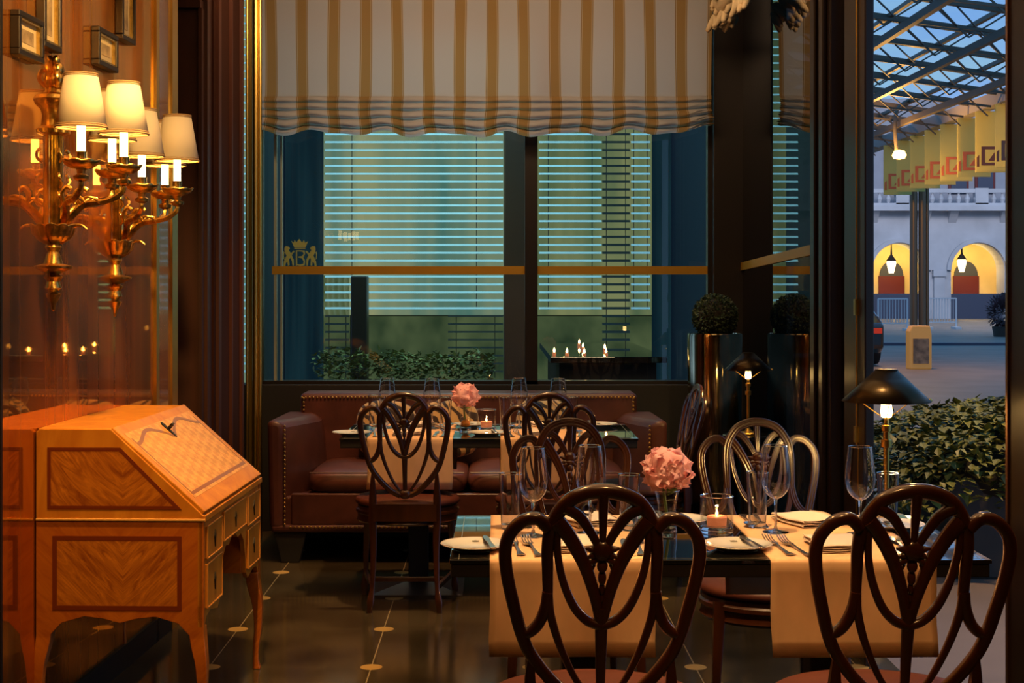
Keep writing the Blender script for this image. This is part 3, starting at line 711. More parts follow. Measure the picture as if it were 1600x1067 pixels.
# road edge, barrier, car, shrub
kb = MB().box(8, 40, 37, 37.3, -.045, .02); struct(kb.build('kerb', 'dark_panel', smooth=False)).name = 'trim_8'
ba = empty('crowd_barrier', (Xp(1395, 50), 50, -.045))
m = MB(); m.bar((-.5, 0, .1), (-.5, 0, 1.1), .05); m.bar((.5, 0, .1), (.5, 0, 1.1), .05)
m.bar((-.5, 0, 1.1), (.5, 0, 1.1), .05); m.bar((-.5, 0, .25), (.5, 0, .25), .04); m.box(-.6, -.4, -.3, .3, 0, .08); m.box(.4, .6, -.3, .3, 0, .08)
m.build('frame', 'white_paint', ba, smooth=False)
m = MB()
for i in range(9): m.bar((-.4+.1*i, 0, .25), (-.4+.1*i, 0, 1.1), .02)
m.build('bars', 'white_paint', ba, smooth=False)
tag(ba, 'white barred crowd barrier on the road left of the street post', 'barrier')
cb = copy_tree(ba); cb.location = (Xp(1472, 52), 52, -.045); tag(cb, 'white barred crowd barrier on the road right of the street post', 'barrier')
car = empty('car', (Xp(1378, 28)-1.12, 28.9, -.045), 0)
m = MB(); body = [(-2.1, .35), (-2.1, .8), (-1.6, .95), (-.9, 1.4), (.6, 1.42), (1.4, .98), (2.0, .85), (2.1, .4), (1.9, .25), (-1.9, .25)]
m.prism(body, -.85, .85, 'X'); m.v = [(x*(.82 if z > 1.0 else 1), y, z) for x, y, z in m.v]
m.build('body', 'car', car, smooth=False, bevel=.06, seg=3)
for yy in (-1.3, 1.3):
    for xx in (-.82, .82):
        w_ = MB(); w_.lathe([(0, -.1), (.3, -.1), (.32, 0), (.3, .1), (0, .1)], 20)
        w_.build('wheel', 'tyre', car, loc=(xx, yy, .32), rot=(0, PI/2, 0))
MB().box(-.62, .62, -1.62, -1.0, 1.0, 1.3).build('rear_window', 'dark_panel', car, smooth=False)
MB().box(.6, .8, -2.13, -2.08, .62, .72).build('tail_light', emit('tail_light', (.6, .05, .03), .6), car, smooth=False)
tag(car, 'black car mostly hidden behind the door frame, parked in the square', 'car')
sh = empty('flowering_shrub', (Xp(1566, 44), 44, -.045)); m = MB()
for i in range(700):
    v = Vector((rnd.gauss(0, 1), rnd.gauss(0, 1), rnd.gauss(0, 1))).normalized()*rnd.uniform(.5, 1)
    m.leaf((v.x*.42, v.y*.4, .75+v.z*.5), (v.x, v.y, v.z+.3), (0, 0, 1), .13, .1)
m.build('foliage', M('plum_foliage', (.09, .05, .06), .6, noise=.6, nscale=3), sh, smooth=False)
MB().lathe([(0, 0), (.25, 0), (.3, .3), (0, .3)], 16).build('pot', 'planter', sh)
tag(sh, 'dark plum coloured potted shrub in the road by the right door frame', 'shrub')
# ivy planter just outside
iv = empty('ivy_planter', (2.75, 7.75, -.045))
MB().box(-.5, .9, -.5, .5, 0, .50).build('box', 'planter', iv, smooth=False, bevel=.01)
m = MB(); rnd = random.Random(11)
for i in range(7500):
    x = rnd.uniform(-.82, 1.0); y = rnd.uniform(-.72, .55)
    e = max(0, 1-((x-.22)/1.1)**4)*max(0, 1-(y/.78)**4)
    top = .42+.40*e**.6+.07*mnoise.noise((x*4, y*4, 0))
    z = top-abs(rnd.gauss(0, .05)) - (rnd.random()**3)*.25*(1 if y < -.35 or x < -.4 else 0)
    m.leaf((x, y, max(.18, z)), (rnd.uniform(-1, 1)+x*.3, rnd.uniform(-1.3, .6), rnd.uniform(-.7, .5)), (0, 0, 1), rnd.uniform(.04, .066), rnd.uniform(.036, .055))
m.build('foliage', 'leaf', iv, smooth=False)
MB().superell((.1, 0, .5), (.75, .55, .20), 3).build('soil', 'soil', iv)
tag(iv, 'bushy green ivy spilling over a dark planter box outside the open door', 'planter')

# ================================================================== BUREAU
MT['satin'] = wood('satinwood', (.78, .33, .03), (.58, .20, .014), 5, (1.2, 1.2, .3), .40, .2, 2)
MT['satin_red'] = wood('tulipwood_cross_band', (.62, .19, .018), (.42, .10, .010), 9, (2.5, 2.5, .5), .34, .45, 1, vcut=('X', .26))
MT['inlay'] = wood('figured_satinwood', (.72, .26, .025), (.30, .075, .008), 16, (1.3, 1, .22), .32, .5, 3.2, vcut=('X', .27))
MT['band_dark'] = M('dark_inlay_band', (.20, .038, .010), .35, coat=.4)
def lid_mat():
    m, t, b, out = new_mat('parquetry_lid'); setp(b, (.6, .3, .06), .40, 0, coat=.2, coat_r=.12); N = t.nodes; L = t.links
    tcn = N.new('ShaderNodeTexCoord'); mpn = N.new('ShaderNodeMapping'); mpn.inputs['Rotation'].default_value = (0, 0, math.radians(28)); mpn.inputs['Scale'].default_value = (1, 1.5, 1)
    L.new(tcn.outputs['Object'], mpn.inputs[0])
    ck = N.new('ShaderNodeTexChecker'); ck.inputs['Scale'].default_value = 27; L.new(mpn.outputs[0], ck.inputs['Vector'])
    ck.inputs['Color1'].default_value = (.90, .50, .12, 1); ck.inputs['Color2'].default_value = (.78, .37, .08, 1)
    mq = N.new('ShaderNodeMapping'); mq.inputs['Rotation'].default_value = (0, 0, math.radians(-30)); L.new(tcn.outputs['Object'], mq.inputs[0])
    ck2 = N.new('ShaderNodeTexChecker'); ck2.inputs['Scale'].default_value = 19; L.new(mq.outputs[0], ck2.inputs['Vector'])
    ck2.inputs['Color1'].default_value = (1, 1, 1, 1); ck2.inputs['Color2'].default_value = (.86, .84, .8, 1)
    q = N.new('ShaderNodeMixRGB'); q.blend_type = 'MULTIPLY'; q.inputs[0].default_value = 1; L.new(ck.outputs[0], q.inputs[1]); L.new(ck2.outputs[0], q.inputs[2])
    L.new(q.outputs[0], b.inputs['Base Color']); return m
MT['lid'] = lid_mat()
bu = empty('writing_bureau', (-1.418, 4.48, 0), math.radians(-1.6))
D, Wd, ZT, ZM, ZB0 = .520, .915, .969, .690, .40
XS = .232     # where the slope starts
ZL = .712     # lower end of the slope
def side_lower():
    pts = [(0, .30), (0, ZM), (D, ZM), (D, .30)]
    low = [(.485, .30), (.475, .335), (.44, .372), (.37, .392), (.31, .385), (.26, .372), (.21, .385), (.15, .392), (.08, .372), (.045, .335), (.035, .30)]
    return pts+low
def side_upper(): return [(0, ZM), (0, ZT-.01), (.012, ZT), (XS, ZT), (D-.01, ZL), (D, ZL-.01), (D, ZM)]
for y0, y1 in ((0, .022), (Wd-.022, Wd)):
    MB().prism(side_lower(), y0, y1).build('side_panel', 'satin_red', bu, smooth=False, bevel=.002)
    MB().prism(side_upper(), y0, y1).build('upper_side', 'satin', bu, smooth=False, bevel=.003)
MB().box(.0, D+.004, -.004, Wd+.004, ZM-.004, ZM+.004).build('moulding', M('pale_edge', (.75, .42, .12), .3, coat=.5), bu, smooth=False, bevel=.002)
MB().box(0, XS+.004, .022, Wd-.022, ZT-.02, ZT).build('top_board', 'satin', bu, smooth=False, bevel=.002)
MB().box(0, .015, .022, Wd-.022, .36, ZT-.02).build('back_board', 'satin_red', bu, smooth=False)
# inlays on near end
def ring(m, outer, w, y0, y1):
    n = len(outer); c = Vector((sum(p[0] for p in outer)/n, sum(p[1] for p in outer)/n))
    # inward offset by edge normals
    inn = []
    for i in range(n):
        p0, p1, p2 = Vector(outer[i-1]), Vector(outer[i]), Vector(outer[(i+1) % n])
        e1 = (p1-p0).normalized(); e2 = (p2-p1).normalized()
        n1 = Vector((-e1.y, e1.x)); n2 = Vector((-e2.y, e2.x))
        if n1.dot(c-p1) < 0: n1 = -n1
        if n2.dot(c-p1) < 0: n2 = -n2
        k = (n1+n2); k = k/(k.length**2/2) if k.length > 1e-6 else n1
        inn.append(tuple(p1+k*w))
    for i in range(n):
        j = (i+1) % n; m.prism([outer[i], outer[j], inn[j], inn[i]], y0, y1)
    return inn
lowp = [(.052, .412), (.452, .412), (.452, .640), (.052, .640)]
upp = [(.036, .722), (.452, .722), (.262, .912), (.036, .912)]
m = MB(); i1 = ring(m, lowp, .014, -.0012, .001); i2 = ring(m, upp, .011, -.0012, .001)
m.build('inlay_band', 'band_dark', bu, smooth=False)
m = MB(); m.prism(i1, -.0008, .001); m.prism(i2, -.0008, .001); m.build('inlay_panel', 'inlay', bu, smooth=False)
# legs (cabriole)
def cab_leg(x, y, ox, oy):
    m = MB(); st = [(.36, 0, .048), (.30, .006, .044), (.24, .012, .036), (.16, .010, .028), (.08, .0, .022), (.03, -.001, .022), (0, .006, .028)]
    pts = catmull([(a, b, c) for a, b, c in st], 4)
    b0 = len(m.v)
    for p in pts:
        z, off, w = p; w = w/2*1.0
        cx, cy_ = x+ox*(off+(.024-w)*1), y+oy*(off*.6+(.024-w))
        m.v += [(cx-w, cy_-w, z), (cx+w, cy_-w, z), (cx+w, cy_+w, z), (cx-w, cy_+w, z)]
    n = len(pts)
    for i in range(n-1):
        for k in range(4):
            k2 = (k+1) % 4; m.f.append([b0+i*4+k, b0+(i+1)*4+k, b0+(i+1)*4+k2, b0+i*4+k2])
    m.f.append([b0, b0+1, b0+2, b0+3]); m.f.append([b0+4*n-1, b0+4*n-2, b0+4*n-3, b0+4*n-4])
    return m
for (x, y, ox, oy) in ((.026, .026, -1, -1), (D-.026, .026, 1, -1), (.026, Wd-.026, -1, 1), (D-.026, Wd-.026, 1, 1)):
    fixn(cab_leg(x, y, ox, oy).build('leg', 'satin_red', bu, bevel=.003))
# front: frame with kneehole arch
def fy(s): return s
front = [(.0, .40), (0, ZM), (Wd, ZM), (Wd, .40)]
arch = [(.885, .36), (.86, .385), (.80, .392), (.745, .383), (.70, .375), (.665, .40), (.655, .46), (.63, .52), (.58, .553), (.53, .548), (.497, .565), (.4575, .572), (.418, .565), (.385, .548), (.335, .553), (.285, .52), (.26, .46), (.25, .40), (.215, .375), (.17, .383), (.115, .392), (.055, .385), (.03, .36)]
MB().prism([(0, .36), (0, ZM), (Wd, ZM), (Wd, .36)]+arch, D-.02, D-.004, 'X').build('front_frame', 'satin', bu, smooth=False, bevel=.001)
MB().box(D-.02, D+.006, 0, Wd, ZM-.006, ZL-.008).build('top_rail', 'satin', bu, smooth=False, bevel=.002)
for (s0, s1, z0, z1) in ((.035, .245, .565, .665), (.035, .245, .412, .548), (.275, .64, .578, .672), (.67, .88, .565, .665), (.67, .88, .412, .548)):
    d = MB().box(D-.012, D+.003, s0, s1, z0, z1).build('drawer', 'satin', bu, smooth=False, bevel=.002)
    e = MB()
    for a, b in (((s0, z0), (s1, z0)), ((s0, z1), (s1, z1))): e.box(D+.002, D+.006, a[0], b[0], a[1]-.002, a[1]+.002)
    for s in (s0, s1): e.box(D+.002, D+.006, s-.002, s+.002, z0, z1)
    e.build('edge_bead', M('pale_bead', (.60, .28, .06), .35), d, smooth=False)
    sc_, zc = (s0+s1)/2, (z0+z1)/2
    k = MB(); k.prism([(sc_-.012, zc+.005), (sc_, zc+.025), (sc_+.012, zc+.005), (sc_+.006, zc-.01), (sc_, zc-.03), (sc_-.006, zc-.01)], D+.003, D+.006, 'X')
    k.build('escutcheon', 'black_metal', d, smooth=False)
for s in (.255, .655): MB().box(.03, D-.02, s-.006, s+.006, .40, ZM-.005).build('partition', 'satin_red', bu, smooth=False)
MB().box(.02, D-.02, .02, .25, .40, .41).box(.02, D-.02, .66, Wd-.02, .40, .41).box(.02, D-.02, .25, .66, .575, .585).build('bottom_board', 'satin_red', bu, smooth=False)
# slope (fall front): built flat, x along width, y down the slope
dxs, dzs = D-XS, ZT-ZL; SL = math.hypot(dxs, dzs)
lid = MB().box(.004, Wd-.004, 0, SL, -.014, .006).build('fall_front', 'satin', bu, smooth=False, bevel=.003)
ang = math.atan2(dzs, dxs)
# local x -> +Y of the bureau, local y -> down slope (+X, -Z), local z -> outward normal
R = Matrix(((0, math.cos(ang), math.sin(ang)), (1, 0, 0), (0, -math.sin(ang), math.cos(ang))))
R = Matrix(((0, math.cos(ang), math.sin(ang)), (1, 0, 0), (0, -math.sin(ang), math.cos(ang)))).to_4x4()
# make a proper rotation: mirror x (width runs from far to near)
R = Matrix(((0, math.cos(ang), math.sin(ang)), (-1, 0, 0), (0, -math.sin(ang), math.cos(ang)))).to_4x4()
R = Matrix.Translation((XS, Wd, ZT)) @ R
lid.matrix_local = R
MB().box(.04, Wd-.04, .035, SL-.055, .0055, .0068).build('parquetry', 'lid', lid, smooth=False)
m = MB()
m.box(.05, Wd-.05, SL-.078, SL-.066, .0065, .0075); 
for x in (.05, Wd-.062): m.box(x, x+.010, .06, SL-.066, .0065, .0075)
wav = []
for i in range(61):
    u = i/60; x = .055+u*(Wd-.11)
    y = .062+.022*math.cos(u*2*PI*2)*(1-.2*u)+(.02*math.exp(-((u-.5)/.05)**2))
    wav.append((x, y))
for i in range(60): m.prism([wav[i], (wav[i][0], wav[i][1]+.014), (wav[i+1][0], wav[i+1][1]+.014), wav[i+1]], .0065, .0076, 'Z')
m.build('banding', M('brown_banding', (.36, .13, .03), .35, coat=.4), lid, smooth=False)
k = MB(); k.lathe([(.006, .007), (.006, .03)], 8, (Wd/2, .075, 0)); k.box(Wd/2-.012, Wd/2+.012, .072, .078, .022, .034); k.prism([(Wd/2-.014, .05), (Wd/2, .04), (Wd/2+.014, .05), (Wd/2+.008, .1), (Wd/2, .115), (Wd/2-.008, .1)], .0068, .010, 'Z')
k.build('key', 'black_metal', lid, smooth=False)
tag(bu, 'orange satinwood slant front writing bureau with inlaid panels standing against the mirrored wall', 'desk')

# ================================================================== SCONCES
def wall_frame(Y, z):
    a = math.atan(.05)   # wall direction
    return (wallX(Y), Y, z), -a
def make_sconce():
    """local: wall plane x=0, out +x, along wall y; z=0 at leaf basket"""
    r = empty('wall_sconce')
    H0, H1 = -PI/2, PI/2
    m = MB()
    m.lathe([(.0, -.235), (.006, -.23), (.010, -.21), (.018, -.195), (.024, -.18), (.012, -.172), (.026, -.16), (.020, -.14), (.030, -.125), (.018, -.115), (.058, -.098), (.060, -.090), (.030, -.082), (.024, -.06), (.017, -.045), (.026, -.03), (.022, -.02)], 20, a0=H0, a1=H1)
    m.build('lower_finial', 'gold_dark', r)
    m = MB()   # leaf basket
    prof = [(.022, -.02), (.045, -.005), (.058, .012), (.064, .03), (.070, .036)]
    n = 40; b0 = 0
    for (rr, z) in prof:
        for k_ in range(n+1):
            a = H0+PI*k_/n; q = rr*(1+.10*abs(math.sin(a*6)))
            m.v.append((q*math.cos(a), q*math.sin(a), z+(.008*abs(math.sin(a*6)) if z > .02 else 0)))
    for i in range(len(prof)-1):
        for k_ in range(n): m.f.append([i*(n+1)+k_, i*(n+1)+k_+1, (i+1)*(n+1)+k_+1, (i+1)*(n+1)+k_])
    m.sweep(catmull([(.05, 0, .03), (.075, 0, .04), (.095, 0, .038), (.11, 0, .028)], 4), .006, 8, up=(0, 1, 0), rad=[1-.07*i for i in range(13)])
    m.build('leaf_basket', 'gold_dark', r, solid=.003)
    m = MB()   # reeded shaft
    pr = []
    for k_ in range(33):
        a = H0+PI*k_/32; q = .034+.004*math.cos(a*16); pr.append((q*math.cos(a)*.8, q*math.sin(a)))
    m.v += [(x, y, z) for z in (.0, .335) for x, y in pr]
    for k_ in range(32): m.f.append([k_, k_+1, 33+k_+1, 33+k_])
    m.f.append(list(range(33, 66)))
    for z in (.10, .16, .24): 
        for s in (-1, 1): m.sweep(catmull([(.028, s*.02, z), (.04, s*.034, z+.012), (.036, s*.046, z+.03), (.03, s*.036, z+.042)], 4), .005, 8, up=(1, 0, 0))
    m.build('shaft', 'gold', r)
    m = MB()
    m.lathe([(.034, .325), (.052, .333), (.054, .345), (.038, .355), (.034, .39), (.040, .41), (.056, .425), (.062, .44), (.056, .452), (.030, .462), (.022, .475)], 24, a0=H0, a1=H1)
    m.superell((.012, 0, .50), (.022, .03, .028), 2.2); m.superell((.014, .006, .535), (.018, .022, .025), 2.2); m.superell((.01, 0, .565), (.012, .014, .018), 2)
    for s in (-1, 1): m.sweep(catmull([(.02, s*.02, .48), (.03, s*.045, .50), (.025, s*.038, .525), (.02, s*.018, .53)], 4), .007, 8, up=(1, 0, 0))
    m.build('urn', 'gold_dark', r)
    for i, (ox, oy, dz) in enumerate(((.155, -.19, 0), (.228, 0, 0), (.130, .19, 0))):
        m = MB(); zt = .205; hd = math.hypot(ox, oy)
        pts = [(.03, 0, .035), (.045*ox/hd+.02, .03*oy/hd, .075), (ox*.45, oy*.4, .105), (ox*.78, oy*.78, .118), (ox*.98, oy*.98, .145), (ox, oy, .175)]
        m.sweep(catmull(pts, 6), [(.0095*(1+.12*math.cos(5*a))*math.cos(a), .0095*(1+.12*math.cos(5*a))*math.sin(a)) for a in [2*PI*k_/20 for k_ in range(20)]], rad=[1.3-.02*j for j in range(31)])
        c = Vector((ox*.4, oy*.36, .105))
        for s in (-1, 1): m.sweep(catmull([c, c+Vector((.02, s*.02, .022)), c+Vector((.045, s*.022, .02)), c+Vector((.06, s*.008, .004))], 4), .007, 8, up=(0, 0, 1), rad=[1-.06*j for j in range(13)])
        m.sweep(catmull([c, c+Vector((-.01, 0, .03)), c+Vector((.005, 0, .052)), c+Vector((.02, 0, .045))], 4), .007, 8, up=(0, 1, 0))
        m.lathe([(.009, .165), (.022, .172), (.024, .182), (.012, .188), (.014, .20), (.02, .207)], 20, (ox, oy, 0))
        arm = m.build('arm', 'gold_dark', r)
        m = MB(); n = 40       # drip pan, scalloped
        pr_ = [(.008, .203), (.030, .206), (.046, .214), (.054, .226)]
        for (rr, z) in pr_:
            for k_ in range(n):
                a = 2*PI*k_/n; q = rr*(1+(.09*abs(math.cos(a*4)) if rr > .04 else 0)); m.v.append((ox+q*math.cos(a), oy+q*math.sin(a), z+(.006*abs(math.cos(a*4)) if rr > .04 else 0)))
        for j in range(3):
            for k_ in range(n): m.f.append([j*n+k_, j*n+(k_+1) % n, (j+1)*n+(k_+1) % n, (j+1)*n+k_])
        m.build('drip_pan', 'gold_dark', arm, solid=.0025)
        MB().lathe([(.016, .206), (.018, .215), (.015, .222), (.017, .235), (.0165, .252), (.018, .256)], 20, (ox, oy, 0)).build('candle_socket', 'gold', arm)
        MB().lathe([(.013, .254), (.013, .362), (0, .366)], 20, (ox, oy, 0)).build('candle_tube', 'candle_tube', arm)
        s_ = MB(); s_.lathe([(.077, .330), (.049, .492)], 40, (ox, oy, 0), caps=False)
        s_.build('shade', 'shade', arm, solid=.0015)
        for grp_ in (((.0775, .330, .0035), (.0758, .337, .0018)), ((.0495, .492, .003), (.0508, .486, .0018))):
            t = MB()
            for rr, z, q in grp_:
                t.sweep([(ox+rr*math.cos(a), oy+rr*math.sin(a), z) for a in [2*PI*k_/40 for k_ in range(40)]], q, 6, up=(0, 0, 1), closed=True)
            t.build('shade_piping', 'shade_trim', arm)
    return r
ZS = 1.562
sc1 = make_sconce(); (l_, a_) = wall_frame(4.64, ZS); sc1.location = l_; sc1.rotation_euler = (0, 0, a_)
tag(sc1, 'gilt three arm wall sconce with cream shades, nearer of the two above the bureau', 'wall sconce', 'gilt sconces on the mirrored wall')
sc2 = copy_tree(sc1); (l_, a_) = wall_frame(5.27, ZS-.03); sc2.location = l_; sc2.rotation_euler = (0, 0, a_)
tag(sc2, 'gilt three arm wall sconce with cream shades, farther one next to the dark doorway', 'wall sconce', 'gilt sconces on the mirrored wall')
for s_ in (sc1, sc2):
    for (ox, oy) in ((.155, -.19), (.228, 0), (.130, .19)):
        a = s_.rotation_euler.z; x = s_.location.x+ox*math.cos(a)-oy*math.sin(a); y = s_.location.y+ox*math.sin(a)+oy*math.cos(a)
        light('sconce_bulb', 'POINT', (x, y, s_.location.z+.405), 7.5, (1, .52, .12), .02)

# ================================================================== PICTURES
def picture(Y0, Y1, z0, z1, label, seed):
    (l_, a_) = wall_frame((Y0+Y1)/2, z0); w = (Y1-Y0)/2; h = z1-z0
    r = empty('framed_picture', l_, a_)
    m = MB(); b = .018
    for (a0, a1, c0, c1) in ((-w, w, 0, b), (-w, w, h-b, h), (-w, -w+b, b, h-b), (w-b, w, b, h-b)): m.box(0, .03, a0, a1, c0, c1)
    m.build('frame', 'black_metal', r, smooth=False, bevel=.003)
    m = MB(); g = .007
    for (a0, a1, c0, c1) in ((-w+b, w-b, b, b+g), (-w+b, w-b, h-b-g, h-b), (-w+b, -w+b+g, b+g, h-b-g), (w-b-g, w-b, b+g, h-b-g)): m.box(0, .024, a0, a1, c0, c1)
    m.build('gilt_slip', 'gold', r, smooth=False)
    MB().box(0, .012, -w+b+g, w-b-g, b+g, h-b-g).build('mat_board', M('cream_mat', (.75, .6, .32), .8), r, smooth=False)
    MB().box(.011, .0135, -w+b+.03, w-b-.03, b+.028, h-b-.028).build('print', M('faded_print', (.40, .30, .17), .8, noise=.5, nscale=20), r, smooth=False)
    tag(r, label, 'picture', 'small framed prints on the mirrored wall')
picture(4.28, 4.484, 2.09, 2.222, 'small black framed print with cream mat, nearest to the left photo edge', 1)
picture(4.487, 4.64, 2.148, 2.40, 'tall black framed print hung just above the nearer sconce, second from the left', 2)
picture(5.005, 5.22, 2.172, 2.304, 'small wide black framed print directly above the shade of the nearer sconce', 3)
picture(5.27, 5.43, 2.305, 2.52, 'tall narrow black framed print farthest from us, cut by the top of the photo', 4)

# ================================================================== SOFA
def sofa():
    r = empty('leather_sofa', (-.15, 7.42, 0))
    def box(nm, a, mt='leather', bev=.03, seg=4): return MB().box(*a).build(nm, mt, r, bevel=bev, seg=seg)
    box('base', (-.99, .99, .02, .86, .17, .34), 'leather_brown', .015)
    box('lower_rail', (-1.0, 1.0, .0, .10, .155, .195), 'leather_brown', .015)
    box('front_apron', (-.90, .90, .012, .05, .19, .355), 'leather_brown', .01)
    box('backrest', (-.935, .925, .62, .86, .30, .823), 'leather', .025)
    for s in (-1, 1):
        poly = [(s*1.01, 0), (s*.935, 0), (s*.86, .22), (s*.82, .50), (s*.82, .70), (s*1.01, .70)]
        if s > 0: poly = poly[::-1]
        m = MB(); n = len(poly); lv = [(.17, 1), (.40, 1), (.60, 1), (.69, 1), (.728, .985)]
        # swollen inner face
        rows = []
        for z, k in lv:
            b0 = len(m.v)
            for (x, y) in poly:
                inner = abs(x) < .95
                bul = .035*math.sin(PI*min(1, max(0, (z-.17)/.56))) if inner and y > .1 else 0
                xx = x-s*bul if inner else x+s*(.012*(z-.17)/.55)
                if z > .72 and inner: xx = x+s*.03
                m.v.append((xx, y, z-(.0 if y < .3 else .012))); 
            rows.append(b0)
        for i in range(len(rows)-1):
            for k in range(n):
                k2 = (k+1) % n; m.f.append([rows[i]+k, rows[i]+k2, rows[i+1]+k2, rows[i+1]+k])
        m.f.append([rows[0]+k for k in range(n)][::-1]); m.f.append([rows[-1]+k for k in range(n)])
        fixn(m.build('arm', 'leather', r, bevel=.028, seg=4))
    for c in (-.41, .41):
        m = MB(); m.superell((c, .35, .405), (.412, .34, .072), 8, 32, 14, q=4); m.build('seat_cushion', 'leather', r, angle=60)
        p = MB()
        p.sweep([(c-.395, .012, .46), (c+.395, .012, .46)], .004, 6, up=(0, 0, 1)); p.build('piping', 'leather_brown', r)
    m = MB()
    def nails(a, b, d=.021):
        a, b = Vector(a), Vector(b); n = int((b-a).length/d)
        for i in range(n+1):
            c = a.lerp(b, i/n); m.superell(c, (.0062,)*3, 2, 8, 5)
    nails((-.90, -.003, .185), (.90, -.003, .185)); nails((-.93, -.002, .20), (-.93, -.002, .70)); nails((.93, -.002, .20), (.93, -.002, .70))
    nails((-.925, .616, .80), (.91, .616, .80)); nails((-.915, .616, .50), (-.915, .616, .795)); nails((.905, .616, .50), (.905, .616, .795))
    m.build('nailhead_trim', 'brass', r)
    for sx in (-1, 1):
        for y in (.06, .78):
            MB().prism([(sx*.99, .155), (sx*.82, .155), (sx*.86, 0), (sx*.95, 0)], y-.04, y+.04).build('foot', 'black', r, smooth=False, bevel=.005)
    tag(r, 'burgundy leather sofa with brass nailheads under the back window', 'sofa')
sofa()
def tiger_mat():
    m, t, b, out = new_mat('tiger_print'); setp(b, (.6, .4, .15), .8, 0, sheen=.3); N = t.nodes; L = t.links
    tcn = N.new('ShaderNodeTexCoord'); w = N.new('ShaderNodeTexWave'); w.inputs['Scale'].default_value = 7; w.inputs['Distortion'].default_value = 7; w.inputs['Detail'].default_value = 1.5; w.inputs['Detail Scale'].default_value = 1.2
    w.bands_direction = 'DIAGONAL'; L.new(tcn.outputs['Object'], w.inputs['Vector'])
    r = N.new('ShaderNodeValToRGB'); r.color_ramp.elements[0].position = .34; r.color_ramp.elements[1].position = .46
    r.color_ramp.elements[0].color = (.03, .015, .01, 1); r.color_ramp.elements[1].color = (.62, .40, .15, 1)
    L.new(w.outputs['Fac'], r.inputs[0]); L.new(r.outputs[0], b.inputs['Base Color']); return m
MT['tiger'] = tiger_mat()
for (x, tilt, lab) in ((-.60, .06, 'tiger striped cushion on the left half of the sofa behind the left chair'), (.27, -.05, 'tiger striped cushion on the right half of the sofa behind the dark chair back'), (-.255, -.10, 'second tiger striped cushion on the left half of the sofa, nearer its middle')):
    Rm = Matrix.Rotation(math.radians(-16), 3, 'X') @ Matrix.Rotation(tilt, 3, 'Y')
    c = MB(); c.superell((0, 0, 0), (.165, .065, .155), 5, 40, 20, rot=Rm, q=3)
    o = c.build('scatter_cushion', 'tiger', None, loc=(x, 7.93, .635)); tag(o, lab, 'cushion', 'tiger print cushions on the sofa')

